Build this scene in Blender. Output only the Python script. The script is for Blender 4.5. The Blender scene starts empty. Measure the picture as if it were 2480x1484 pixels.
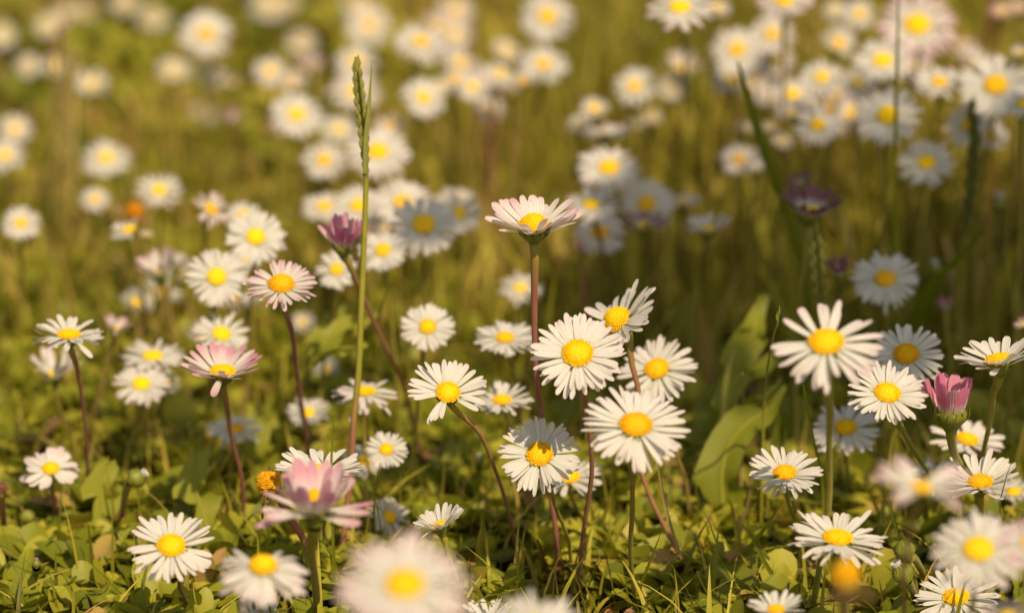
import bpy, math, random
import numpy as np
from mathutils import Vector, Matrix
R = math.radians
S = bpy.context.scene
COL = S.collection

# ------------------------------------------------------------------ camera
FPX = 6889.0                    # focal length in pixels of a 2480 px wide frame (100 mm on 36 mm)
CAMH, PITCH = 0.305, R(18.5)
cam = bpy.data.cameras.new('camera'); camo = bpy.data.objects.new('camera', cam); COL.objects.link(camo)
cam.lens = 100; cam.sensor_width = 36; cam.clip_start = 0.01; cam.clip_end = 500
camo.location = (0, 0, CAMH); camo.rotation_euler = (R(90) - PITCH, 0, 0)
cam.dof.use_dof = True; cam.dof.focus_distance = 0.70; cam.dof.aperture_fstop = 6.8
cam.dof.aperture_blades = 7
S.camera = camo
CR = Vector((1, 0, 0)); CU = Vector((0, math.sin(PITCH), math.cos(PITCH))); CF = Vector((0, math.cos(PITCH), -math.sin(PITCH)))
CP = Vector((0, 0, CAMH))
def at(x, y, d):
    return CP + CF * d + CR * ((x - 1240) / FPX * d) - CU * ((y - 742) / FPX * d)
def ground_d(x, y):
    v = at(x, y, 1) - CP
    return CAMH / -v.z if v.z < 0 else 99

# ------------------------------------------------------------------ world, sun, exposure
EL, AZX, AZY = R(52), 0.42, -0.91
w = bpy.data.worlds.new('World'); S.world = w; w.use_nodes = True
nt = w.node_tree; nt.nodes.clear()
sky = nt.nodes.new('ShaderNodeTexSky'); sky.sky_type = 'NISHITA'; sky.sun_disc = False
sky.sun_elevation = EL; sky.sun_rotation = math.atan2(AZX, AZY); sky.dust_density = 2.0
bg = nt.nodes.new('ShaderNodeBackground'); bg.inputs[1].default_value = 0.105
wo = nt.nodes.new('ShaderNodeOutputWorld')
wb = nt.nodes.new('ShaderNodeMix'); wb.data_type = 'RGBA'; wb.blend_type = 'MULTIPLY'; wb.inputs[0].default_value = 1
wb.inputs[7].default_value = (1.0, 0.94, 0.80, 1)        # warm white balance of the camera
nt.links.new(sky.outputs[0], wb.inputs[6]); nt.links.new(wb.outputs[2], bg.inputs[0]); nt.links.new(bg.outputs[0], wo.inputs[0])
sun = bpy.data.lights.new('sun', 'SUN'); sun.energy = 4.6; sun.angle = R(0.55); sun.color = (1.0, 0.81, 0.575)
suno = bpy.data.objects.new('sun', sun); COL.objects.link(suno)
hn = math.hypot(AZX, AZY)
SUNV = Vector((AZX / hn * math.cos(EL), AZY / hn * math.cos(EL), math.sin(EL)))
suno.rotation_euler = SUNV.to_track_quat('Z', 'Y').to_euler(); suno.location = SUNV * 3
S.view_settings.view_transform = 'Standard'; S.view_settings.look = 'None'
S.view_settings.exposure = 0.18; S.view_settings.gamma = 1.0
S.cycles.use_denoising = True
S.cycles.max_bounces = 8; S.cycles.transparent_max_bounces = 8
S.cycles.sample_clamp_indirect = 4

# ------------------------------------------------------------------ materials
def mat(name):
    m = bpy.data.materials.new(name); m.use_nodes = True
    n = m.node_tree; n.nodes.clear()
    return m, n
def nd(n, t, **k):
    q = n.nodes.new(t)
    for a, b in k.items(): setattr(q, a, b)
    return q
def mixc(n, f, a, b, blend='MIX'):
    q = n.nodes.new('ShaderNodeMix'); q.data_type = 'RGBA'; q.blend_type = blend
    for i, v in ((0, f), (6, a), (7, b)):
        if hasattr(v, 'is_linked') or hasattr(v, 'links'): n.links.new(v, q.inputs[i])
        else: q.inputs[i].default_value = v if i == 0 else (v[0], v[1], v[2], 1)
    return q.outputs[2]
def mth(n, op, a, b=0.0, clamp=False):
    q = n.nodes.new('ShaderNodeMath'); q.operation = op; q.use_clamp = clamp
    for i, v in ((0, a), (1, b)):
        if hasattr(v, 'links'): n.links.new(v, q.inputs[i])
        else: q.inputs[i].default_value = v
    return q.outputs[0]
def noise(n, scale, detail=3, coord='Object', vec=None):
    q = nd(n, 'ShaderNodeTexNoise'); q.inputs['Scale'].default_value = scale; q.inputs['Detail'].default_value = detail
    if vec is None:
        tc = nd(n, 'ShaderNodeTexCoord'); vec = tc.outputs[coord]
    n.links.new(vec, q.inputs['Vector'])
    return q.outputs['Fac']
def ramp(n, f, stops):
    q = nd(n, 'ShaderNodeValToRGB'); n.links.new(f, q.inputs[0])
    e = q.color_ramp.elements
    while len(e) < len(stops): e.new(0.5)
    for i, (p, c) in enumerate(stops):
        e[i].position = p; e[i].color = (c[0], c[1], c[2], 1)
    return q.outputs[0]
def finish(m, n, col, rough=0.6, trans=0.0, tcol=None, bump=None, bs=0.3, bd=0.0002, spec=0.3, sheen=0.0):
    p = nd(n, 'ShaderNodeBsdfPrincipled'); p.inputs['Roughness'].default_value = rough
    p.inputs['Specular IOR Level'].default_value = spec
    p.inputs['Sheen Weight'].default_value = sheen
    if hasattr(col, 'links'): n.links.new(col, p.inputs['Base Color'])
    else: p.inputs['Base Color'].default_value = (*col, 1)
    if bump is not None:
        b = nd(n, 'ShaderNodeBump'); b.inputs['Strength'].default_value = bs; b.inputs['Distance'].default_value = bd
        n.links.new(bump, b.inputs['Height']); n.links.new(b.outputs[0], p.inputs['Normal'])
    o = nd(n, 'ShaderNodeOutputMaterial'); out = p.outputs[0]
    if trans > 0:
        t = nd(n, 'ShaderNodeBsdfTranslucent')
        tc_ = tcol if tcol is not None else col
        if hasattr(tc_, 'links'): n.links.new(tc_, t.inputs[0])
        else: t.inputs[0].default_value = (*tc_, 1)
        mx = nd(n, 'ShaderNodeMixShader'); mx.inputs[0].default_value = trans
        n.links.new(out, mx.inputs[1]); n.links.new(t.outputs[0], mx.inputs[2]); out = mx.outputs[0]
    n.links.new(out, o.inputs[0])
    return m
def attr(n, name, typ='OBJECT'):
    a = nd(n, 'ShaderNodeAttribute'); a.attribute_type = typ; a.attribute_name = name
    return a.outputs['Fac']

def petal_material():
    m, n = mat('petal')
    uv = nd(n, 'ShaderNodeUVMap'); uv.uv_map = 'uv'
    sp = nd(n, 'ShaderNodeSeparateXYZ'); n.links.new(uv.outputs[0], sp.inputs[0])
    pink = attr(n, 'pink'); u, v = sp.outputs[0], sp.outputs[1]
    mp = nd(n, 'ShaderNodeMapping'); mp.inputs['Scale'].default_value = (9, 1.6, 1); n.links.new(uv.outputs[0], mp.inputs[0])
    oi = nd(n, 'ShaderNodeObjectInfo'); cx = nd(n, 'ShaderNodeCombineXYZ'); n.links.new(mth(n, 'MULTIPLY', oi.outputs['Random'], 60.0), cx.inputs[0])
    n.links.new(cx.outputs[0], mp.inputs['Location'])
    nz = noise(n, 1.0, 3, vec=mp.outputs[0]); spk = noise(n, 900, 2)
    # pink flush: strong towards the tip, stronger on the underside, streaky
    tip = mth(n, 'POWER', v, 2.6)
    back = nd(n, 'ShaderNodeNewGeometry').outputs['Backfacing']
    amt = mth(n, 'MULTIPLY', tip, mth(n, 'ADD', mth(n, 'MULTIPLY', back, 0.8), 0.75))
    base = mth(n, 'MULTIPLY', mth(n, 'SUBTRACT', pink, 0.6, True), mth(n, 'ADD', mth(n, 'MULTIPLY', v, 1.3), -0.08, True))
    amt = mth(n, 'ADD', mth(n, 'MULTIPLY', amt, pink), base)
    amt = mth(n, 'MULTIPLY', amt, mth(n, 'ADD', nz, 0.55), True)
    white = ramp(n, v, [(0.0, (.74, .73, .42)), (0.2, (.80, .79, .69)), (1.0, (.84, .795, .735))])
    white = mixc(n, mth(n, 'MULTIPLY', mth(n, 'SUBTRACT', spk, 0.62, True), 2.5, True), white, (.70, .60, .40))
    white = mixc(n, mth(n, 'MULTIPLY', nz, 0.12), white, (.66, .62, .54))
    veins = nd(n, 'ShaderNodeTexWave'); veins.inputs['Scale'].default_value = 1.3; veins.inputs['Distortion'].default_value = .6
    n.links.new(uv.outputs[0], veins.inputs['Vector'])
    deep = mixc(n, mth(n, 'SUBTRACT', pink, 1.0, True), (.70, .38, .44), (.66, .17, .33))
    deep = mixc(n, mth(n, 'MULTIPLY', mth(n, 'SUBTRACT', pink, 2.35, True), 6.0, True), deep, (.24, .08, .11))  # highest values darken the shaded heads to maroon, shade put into petal colour
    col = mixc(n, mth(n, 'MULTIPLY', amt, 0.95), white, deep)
    return finish(m, n, col, 0.6, 0.38, None, mth(n, 'ADD', veins.outputs['Fac'], nz), 0.6, 0.00022, 0.2)
M_PETAL = petal_material()

def disc_material():
    m, n = mat('disc_florets')
    tc = nd(n, 'ShaderNodeTexCoord')
    vo = nd(n, 'ShaderNodeTexVoronoi'); vo.inputs['Scale'].default_value = 1500
    n.links.new(tc.outputs['Object'], vo.inputs['Vector'])
    uv = nd(n, 'ShaderNodeUVMap'); uv.uv_map = 'uv'
    sp = nd(n, 'ShaderNodeSeparateXYZ'); n.links.new(uv.outputs[0], sp.inputs[0])
    c = ramp(n, sp.outputs[1], [(0.0, (.80, .62, .015)), (0.3, (.93, .61, .004)), (0.8, (.94, .56, .004)), (1.0, (.90, .61, .03))])
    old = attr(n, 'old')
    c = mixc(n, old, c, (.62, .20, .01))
    dk = mth(n, 'MULTIPLY', vo.outputs['Distance'], 0.3, True)
    c = mixc(n, dk, c, (.80, .42, .0))
    return finish(m, n, c, 0.7, 0.12, None, vo.outputs['Distance'], 0.6, -0.0003, 0.2)
M_DISC = disc_material()

def stem_material():
    m, n = mat('stem')
    uv = nd(n, 'ShaderNodeUVMap'); uv.uv_map = 'uv'
    sp = nd(n, 'ShaderNodeSeparateXYZ'); n.links.new(uv.outputs[0], sp.inputs[0])
    red = attr(n, 'red')
    nz = noise(n, 260, 3)
    g = mixc(n, nz, (.18, .17, .010), (.32, .28, .03))
    r = mixc(n, nz, (.20, .065, .035), (.33, .13, .085))
    f = mth(n, 'MULTIPLY', red, mth(n, 'MULTIPLY', sp.outputs[1], 7.0, True), True)
    # v runs from the head (0) to the foot (1)
    col = mixc(n, f, g, r)
    return finish(m, n, col, 0.55, 0.0, None, nz, 0.5, 0.0002, 0.3, 0.05)
M_STEM = stem_material()
def plain_leaf(name, a, b, tr=0.3, sc=120, rough=0.5, spec=0.35):
    m, n = mat(name)
    rn = attr(n, 'rnd', 'GEOMETRY'); nz = noise(n, sc, 4)
    col = mixc(n, mth(n, 'ADD', mth(n, 'MULTIPLY', rn, 0.75), mth(n, 'MULTIPLY', nz, 0.35), True), a, b)
    return finish(m, n, col, rough, tr, mixc(n, 0.5, col, (.30, .36, .01)), nz, 0.5, 0.0004, spec)
M_CUP = plain_leaf('green_bracts', (.12, .13, .012), (.27, .27, .035), 0.15, 400)
M_LEAF = plain_leaf('broad_leaf', (.14, .16, .008), (.34, .33, .025), 0.35, 90)
M_BLADE = plain_leaf('grass_blade', (.10, .115, .006), (.32, .32, .018), 0.35, 150)
M_SPIKE = plain_leaf('grass_spike', (.13, .14, .02), (.34, .32, .07), 0.2, 300)
M_SPIKE_SHADED = plain_leaf('shaded_spike', (.05, .055, .008), (.13, .13, .02), 0.1, 300)  # darker copy of the spike material, shade put into its colour
M_STRAW = plain_leaf('dry_straw', (.30, .20, .07), (.55, .40, .18), 0.2, 300)
M_BROWN = plain_leaf('withered', (.10, .045, .015), (.30, .15, .06), 0.15, 300)

def veg_material(name, stops, tr=0.35):
    m, n = mat(name)
    rn = attr(n, 'rnd', 'GEOMETRY'); nz = noise(n, 60, 3)
    col = ramp(n, mth(n, 'ADD', mth(n, 'MULTIPLY', rn, 0.85), mth(n, 'MULTIPLY', nz, 0.2), True), stops)
    return finish(m, n, col, 0.5, tr, mixc(n, 0.5, col, (.52, .46, .03)), nz, 0.5, 0.0004, 0.3)
M_COVER = veg_material('rosette_leaves', [(0.0, (.06, .07, .005)), (0.45, (.21, .23, .013)), (0.8, (.44, .40, .035)), (1.0, (.45, .26, .09))])
M_GRASS = veg_material('grass', [(0.0, (.05, .052, .004)), (0.3, (.21, .185, .013)), (0.58, (.50, .43, .045)), (0.74, (.42, .25, .07)), (1.0, (.60, .38, .17))])
def soil_material():
    m, n = mat('soil')
    tc = nd(n, 'ShaderNodeTexCoord')
    a = noise(n, 9, 5); b = noise(n, 130, 4)
    c1 = ramp(n, b, [(0.3, (.05, .028, .008)), (0.55, (.15, .085, .025)), (0.75, (.30, .18, .07))])
    c2 = ramp(n, b, [(0.3, (.04, .036, .005)), (0.7, (.13, .11, .012))])
    f = nd(n, 'ShaderNodeMapRange'); n.links.new(a, f.inputs[0]); f.inputs[1].default_value = .42; f.inputs[2].default_value = .58
    return finish(m, n, mixc(n, f.outputs[0], c1, c2), 0.9, 0, None, b, 0.8, 0.004, 0.1)
M_SOIL = soil_material()

# ------------------------------------------------------------------ mesh helpers
def mkmesh(name, V, F, UV=None, mats=(), rnd=None, smooth=True):
    me = bpy.data.meshes.new(name)
    V = np.asarray(V, dtype=np.float32).reshape(-1, 3); F = np.asarray(F, dtype=np.int32)
    nf = len(F); k = F.shape[1]
    me.vertices.add(len(V)); me.vertices.foreach_set('co', V.ravel())
    me.loops.add(nf * k); me.loops.foreach_set('vertex_index', F.ravel())
    me.polygons.add(nf); me.polygons.foreach_set('loop_start', np.arange(0, nf * k, k, dtype=np.int32))
    me.polygons.foreach_set('use_smooth', np.full(nf, smooth))
    if UV is not None:
        l = me.uv_layers.new(name='uv'); l.data.foreach_set('uv', np.asarray(UV, dtype=np.float32)[F.ravel()].ravel())
    if rnd is not None:
        a = me.attributes.new('rnd', 'FLOAT', 'POINT'); a.data.foreach_set('value', np.asarray(rnd, dtype=np.float32))
    for m in mats: me.materials.append(m)
    me.update(); me.validate()
    return me
def grid_faces(nu, nv, wrap=False, off=0):
    """vertex index = i*nv + j, i along, j across"""
    F = []
    for i in range(nu - 1):
        for j in range(nv if wrap else nv - 1):
            j2 = (j + 1) % nv
            F.append((off + i * nv + j, off + i * nv + j2, off + (i + 1) * nv + j2, off + (i + 1) * nv + j))
    return F
class Bag:
    def __init__(s): s.V = []; s.F = []; s.UV = []; s.R = []; s.n = 0
    def add(s, V, F, UV=None, rnd=0.5):
        V = np.asarray(V, dtype=float); F = np.asarray(F)
        s.V.append(V); s.F.append(F + s.n); s.n += len(V)
        s.UV.append(np.zeros((len(V), 2)) if UV is None else np.asarray(UV)); s.R.append(np.full(len(V), rnd))
    def mesh(s, name, m, smooth=True):
        return mkmesh(name, np.vstack(s.V), np.vstack(s.F), np.vstack(s.UV), (m,), np.concatenate(s.R), smooth)
def link(name, me, parent=None, mw=None):
    o = bpy.data.objects.new(name, me); COL.objects.link(o)
    if parent is not None:
        o.parent = parent
    if mw is not None: o.matrix_local = mw
    return o
def tag(o, label, cat, group=None, kind=None):
    if label: o['label'] = label
    if cat: o['category'] = cat
    if group: o['group'] = group
    if kind: o['kind'] = kind
def empty(name, loc):
    o = bpy.data.objects.new(name, None); COL.objects.link(o); o.location = loc; o.empty_display_size = 0.005
    return o

def spline(P, n):
    """Catmull-Rom through P, n samples"""
    P = [np.array(p, float) for p in P]
    if len(P) == 2: return np.array([P[0] + (P[1] - P[0]) * t for t in np.linspace(0, 1, n)])
    Q = [2 * P[0] - P[1]] + P + [2 * P[-1] - P[-2]]
    ln = [0.0]
    for a, b in zip(P, P[1:]): ln.append(ln[-1] + np.linalg.norm(b - a))
    out = []
    for s in np.linspace(0, ln[-1], n):
        i = min(max(np.searchsorted(ln, s, side='right') - 1, 0), len(P) - 2)
        t = (s - ln[i]) / max(ln[i + 1] - ln[i], 1e-9)
        a, b, c, d = Q[i:i + 4]
        out.append(.5 * ((2 * b) + (c - a) * t + (2 * a - 5 * b + 4 * c - d) * t * t + (3 * b - a - 3 * c + d) * t ** 3))
    return np.array(out)
def tube(P, rad, k=8):
    P = np.asarray(P); n = len(P); T = np.gradient(P, axis=0); T /= np.linalg.norm(T, axis=1)[:, None] + 1e-12
    up = np.array([0.3, 1.0, 0.1]); V = []; UV = []
    rad = np.interp(np.linspace(0, 1, n), np.linspace(0, 1, len(rad)), rad) if hasattr(rad, '__len__') else np.full(n, rad)
    for i in range(n):
        a = np.cross(T[i], up); a /= np.linalg.norm(a) + 1e-12; b = np.cross(T[i], a)
        for j in range(k):
            q = 2 * math.pi * j / k
            V.append(P[i] + rad[i] * (a * math.cos(q) + b * math.sin(q))); UV.append((j / k, i / (n - 1)))
    return np.array(V), np.array(grid_faces(n, k, True)), np.array(UV)
def ribbon(P, hw, nrm, fold=0.25, cols=5, uvv=True):
    """leaf or blade along P with half widths hw; nrm: facing direction; folded along the midrib"""
    P = np.asarray(P); n = len(P); T = np.gradient(P, axis=0); T /= np.linalg.norm(T, axis=1)[:, None] + 1e-12
    hw = np.interp(np.linspace(0, 1, n), np.linspace(0, 1, len(hw)), hw)
    V = []; UV = []
    nrm = np.asarray(nrm, float)
    for i in range(n):
        N = nrm if nrm.ndim == 1 else nrm[i]
        s = np.cross(T[i], N); s /= np.linalg.norm(s) + 1e-12; q = np.cross(s, T[i])
        for j in range(cols):
            c = -1 + 2 * j / (cols - 1)
            V.append(P[i] + s * hw[i] * c + q * fold * hw[i] * abs(c)); UV.append((j / (cols - 1), i / (n - 1)))
    return np.array(V), np.array(grid_faces(n, cols)), np.array(UV)
def dome(r, h, flat=0.0, nu=9, k=24):
    V = []; UV = []
    for i in range(nu):
        t = i / (nu - 1); a = t * math.pi / 2
        for j in range(k):
            q = 2 * math.pi * j / k
            V.append((r * math.sin(a) * math.cos(q) if i else 1e-5 * math.cos(q), r * math.sin(a) * math.sin(q) if i else 1e-5 * math.sin(q), h * math.cos(a))); UV.append((j / k, t))
    V = np.array(V); UV = np.array(UV)
    # skirt
    k0 = V[-k:].copy(); k0[:, 2] -= h * 0.35 + r * .1; k0[:, :2] *= 0.88
    V = np.vstack([V, k0]); UV = np.vstack([UV, np.column_stack([UV[-k:, 0], np.ones(k)])])
    return V, np.array(grid_faces(nu + 1, k, True)), UV
ICO = None
def blob(c, s, ax=None, nu=5, k=6):
    V = []; 
    for i in range(nu):
        a = math.pi * i / (nu - 1)
        for j in range(k):
            q = 2 * math.pi * j / k
            V.append((max(math.sin(a), .02) * math.cos(q), max(math.sin(a), .02) * math.sin(q), math.cos(a)))
    V = np.array(V) * np.array(s)
    if ax is not None:
        m = np.array(Vector(ax).to_track_quat('Z', 'Y').to_matrix()); V = V @ m.T
    return V + np.array(c), np.array(grid_faces(nu, k, True)), np.tile([.5, .5], (len(V), 1))

PT = np.array([0, .12, .3, .5, .68, .82, .92, .975, 1.0])
PW = np.array([.50, .62, .80, .94, 1.0, .95, .78, .50, .16])
def petal(rg, L, W, c, bend, rb, zb, side=0.0, twist=0.0, lo=False):
    """one ray floret: vertices in the head's frame before turning about z"""
    pt, pw = (PT, PW) if not lo else (PT[[0, 2, 4, 6, 8]], PW[[0, 2, 4, 6, 8]])
    cols = 5 if not lo else 3
    x, z, y = rb, zb, 0.0; V = []; UV = []; ang = c; prev = 0
    notch = rg.random() < .4
    ch = rg.uniform(-.05, .28)
    for t, pwv in zip(pt, pw):
        dt = (t - prev) * L; prev = t
        ang = c + bend * t ** 1.5
        x += dt * math.cos(ang); z += dt * math.sin(ang); y += dt * side * t
        tw = twist * t
        for j in range(cols):
            s = -1 + 2 * j / (cols - 1)
            yy = s * W * pwv; zz = ch * W * pwv * (s * s - .3)
            cy, cz = yy * math.cos(tw) - zz * math.sin(tw), yy * math.sin(tw) + zz * math.cos(tw)
            back = -.03 * L if (notch and t == 1.0 and s == 0) else 0
            V.append((x - cz * math.sin(ang) + back, y + cy, z + cz * math.cos(ang))); UV.append((j / (cols - 1), t))
    return np.array(V), np.array(grid_faces(len(pt), cols))[:, ::-1], np.array(UV)
def rotz(V, a):
    c, s = math.cos(a), math.sin(a)
    return np.column_stack([V[:, 0] * c - V[:, 1] * s, V[:, 0] * s + V[:, 1] * c, V[:, 2]])

# ------------------------------------------------------------------ stems
def stem_points(head, N, R_, d, way, rg, z0=-0.002):
    p0 = np.array(head - N * (R_ * .30))
    P = [p0, np.array(head - N * (R_ * (.36 if way else .6)))]
    if way:
        n = len(way); xl, yl = way[-1]
        gd = ground_d(xl, yl)
        dl = min(gd, d + 0.07)
        y0 = way[0][1] - 30
        for i, (x, y) in enumerate(way):
            f = min(1, max(0, (y - y0) / max(yl - y0, 1)))
            P.append(np.array(at(x, y, d + (dl - d) * f)))
        e = P[-1]
        if e[2] > 0.002:
            dr = P[-1] - P[-2]; dr = dr / (np.linalg.norm(dr) + 1e-9)
            k = min(e[2] / max(-dr[2], .5), .05)
            P.append(np.array([e[0] + dr[0] * k * .6, e[1] + dr[1] * k * .3, z0]))
        else: P[-1][2] = z0
    else:
        h = head.z
        b = np.array([head.x - N.x * .012 + rg.uniform(-.012, .012), head.y - N.y * .014 + rg.uniform(-.006, .012), z0])
        m = .55 * P[1] + .45 * b; m[2] = P[1][2] * .5; m[:2] = .65 * P[1][:2] + .35 * b[:2] + np.array([rg.uniform(-.002, .002), rg.uniform(-.002, .002)]) - np.array([N.x, N.y]) * .006
        P.append(m); P.append(b)
    return P

def bracts(R_, rs, n, up, rg, lo):
    """green cup under the petals: a lathed bowl with overlapping pointed bracts"""
    B = Bag(); k = 16 if not lo else 10
    prof = [(rs, -.36), (rs * 1.25, -.30), (.20, -.22), (.27, -.12), (.285, -.03), (.22, 0.0)]
    V = []
    for r, z in prof:
        for j in range(k):
            q = 2 * math.pi * j / k
            V.append(((r * R_ if r is not rs and r < 1 else r) * math.cos(q), (r * R_ if r is not rs and r < 1 else r) * math.sin(q), z * R_))
    V = np.array(V)
    rr = [rs, rs * 1.25, .20 * R_, .27 * R_, .285 * R_, .22 * R_]
    for i, r in enumerate(rr):
        for j in range(k):
            q = 2 * math.pi * j / k; V[i * k + j, :2] = (r * math.cos(q), r * math.sin(q))
    B.add(V, grid_faces(6, k, True), None, .25)
    if not lo:
        for i in range(n):
            a = 2 * math.pi * i / n + rg.uniform(-.1, .1)
            P = spline([(.17 * R_, 0, -.26 * R_), (.30 * R_, 0, -.12 * R_), (.325 * R_, 0, -.03 * R_), ((.37 - .05 * up) * R_, 0, (-.03 + .14 * up) * R_)], 6)
            v, f, u = ribbon(P, [.05 * R_, .075 * R_, .07 * R_, .045 * R_, .008 * R_], (1, 0, -.4), -.2, 3)
            B.add(rotz(v, a), f, u, rg.uniform(.1, .9))
    return B

NFL = 0; HEADS = []
def daisy(x, y, wpx, asp, lean, d, cup, pink, n, det, label, o, cat='daisy', group='daisies in the meadow', name='daisy'):
    global NFL; NFL += 1; HEADS.append([x, y, wpx, d, label])
    rg = random.Random(NFL * 7 + 11)
    head = at(x, y, d)
    while head.z < 0.012: d -= .005; head = at(x, y, d)
    v = (head - CP).normalized()
    up = (CU - v * CU.dot(v)).normalized(); ri = v.cross(up).normalized()
    phi = math.acos(min(.995, asp)); le = R(lean)
    N = (-v * math.cos(phi) + (ri * math.sin(le) + up * math.cos(le)) * math.sin(phi)).normalized()
    cr = R(cup)
    R_ = wpx / 2 * d / FPX / (max(math.cos(cr), .55) if cup > 0 else 1.0)
    rd = o.get('rd', .27 if det else .31) * R_ * (.8 if cup > 40 else 1)
    n = int(n * (1.55 if cup < 45 else 1.1) * (.6 if d > 1.04 else 1))
    q = N.to_track_quat('Z', 'Y').to_matrix().to_4x4()
    P = stem_points(head, N, R_, d, o.get('st'), rg)
    base = Vector(P[-1])
    root = empty(name, base); tag(root, label, cat, group)
    mh = Matrix.Translation(head - base) @ q
    lo = not det
    rs = o.get('rs', .0009) * .62
    # stem
    SP = spline(P, 26 if det else 12) - np.array(base)
    tt = np.linspace(0, 1, len(SP)); wv = np.sin(math.pi * tt) * .0006
    SP[:, 0] += wv * np.sin(tt * rg.uniform(4, 10) + rg.uniform(0, 6)); SP[:, 1] += wv * np.sin(tt * rg.uniform(4, 10) + rg.uniform(0, 6))
    tv, tf, tu = tube(SP, [rs * 1.9, rs * 1.3, rs * 1.1, rs, rs, rs, rs * 1.0, rs * 1.1, rs*1.1], 8 if det else 5)
    st = link('stem', mkmesh('stem', tv, tf, tu, (M_STEM,)), root); st['red'] = float(o.get('red', rg.choice([0, .1, .5, .9])))
    # involucre
    B = bracts(rd / .27 * (1.12 if cup > 50 else 1.0), rs * 1.8, 13, min(1, max(0, cup / 60)), rg, lo)
    link('green_cup', B.mesh('green_cup', M_CUP), root, mh)
    # disc
    hd = o.get('hd', .42) * rd
    rk = rd; rd = rd * (.82 if cup > 40 else 1)
    V, F, UV = dome(rd, hd)
    B = Bag(); B.add(V, F, UV)
    if det:
        m = 230
        for i in range(m):
            t = math.sqrt((i + .5) / m); a = i * 2.39996
            ph = t * math.pi / 2 * .97; s = rd * .042 * (1.0 + .5 * t) * rg.uniform(.8, 1.25)
            c = np.array([rd * math.sin(ph) * math.cos(a), rd * math.sin(ph) * math.sin(a), hd * math.cos(ph)])
            nn = np.array([c[0] / rd ** 2, c[1] / rd ** 2, c[2] / hd ** 2]); nn /= np.linalg.norm(nn)
            bv, bf, bu = blob(c + nn * s * .3, (s, s, s * (1.3 + (2.4 if t > .8 else .6) * rg.random())), nn, 4, 5)
            bu = bu.copy(); bu[:, 1] = t; B.add(bv, bf, bu)
    di = link('disc', B.mesh('disc', M_DISC), root, mh); di['old'] = float(o.get('old', rg.choice([0, 0, 0, .15, .3])))
    # petals
    rd = rk
    gaps = o.get('gaps', ())       # (angle, half width) in the picture: 0 = up, clockwise
    xa = q.to_3x3() @ Vector((1, 0, 0)); ya = q.to_3x3() @ Vector((0, 1, 0))
    ring = Bag(); irr = o.get('irr', 1.0 if det else rg.choice([.7, 1.0, 1.3, 1.6]))
    for i in range(n):
        if rg.random() < .02 * irr: continue
        a = 2 * math.pi * (i + rg.uniform(-.28, .28) * irr) / n
        dw = xa * math.cos(a) + ya * math.sin(a)
        if abs(dw.dot(up)) + abs(dw.dot(ri)) > 0:
            pic = math.degrees(math.atan2(dw.dot(ri), dw.dot(up)))
        dz = 0.0; sk = False; lf = 1.0
        for g in gaps:
            df = (pic - g[0] + 180) % 360 - 180
            if abs(df) < g[1]:
                if len(g) == 2: sk = True
                else: dz += R(g[2]); lf *= g[3] if len(g) > 3 else 1
        if sk: continue
        row = i % 2
        L = (R_ - rd * .8) * rg.uniform(.84, 1.06) * (1 if row else .96) * lf
        W = R_ * o.get('pw', .078) * .95 * (36 / max(n, 22)) ** .5 * rg.uniform(.82, 1.18)
        c = cr + dz + R(rg.gauss(0, 5 * irr)) - (.06 if row else 0)
        bend = R(o.get('bend', -8 if cup < 25 else -2) + rg.gauss(0, 9 * irr))
        if rg.random() < .07 * irr: c -= R(rg.uniform(10, 25))
        V, F, UV = petal(rg, L, W, c, bend, rd * .80, -.06 * R_ * row - .02 * R_, rg.gauss(0, .10 * irr), rg.gauss(0, .25), lo)
        V = rotz(V, a)
        if det:
            p = link('petal', mkmesh('petal', V, F, UV, (M_PETAL,)), root, mh); p['pink'] = float(max(0, pink * rg.uniform(.6, 1.3) + rg.choice([0, 0, .12])))
        else: ring.add(V, F, UV)
    if not det and ring.n:
        p = link('petal_ring', ring.mesh('petal_ring', M_PETAL), root, mh); p['pink'] = float(pink + (.15 if d > 1.04 else rg.choice([0, .1, .3])))
    return root

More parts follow.
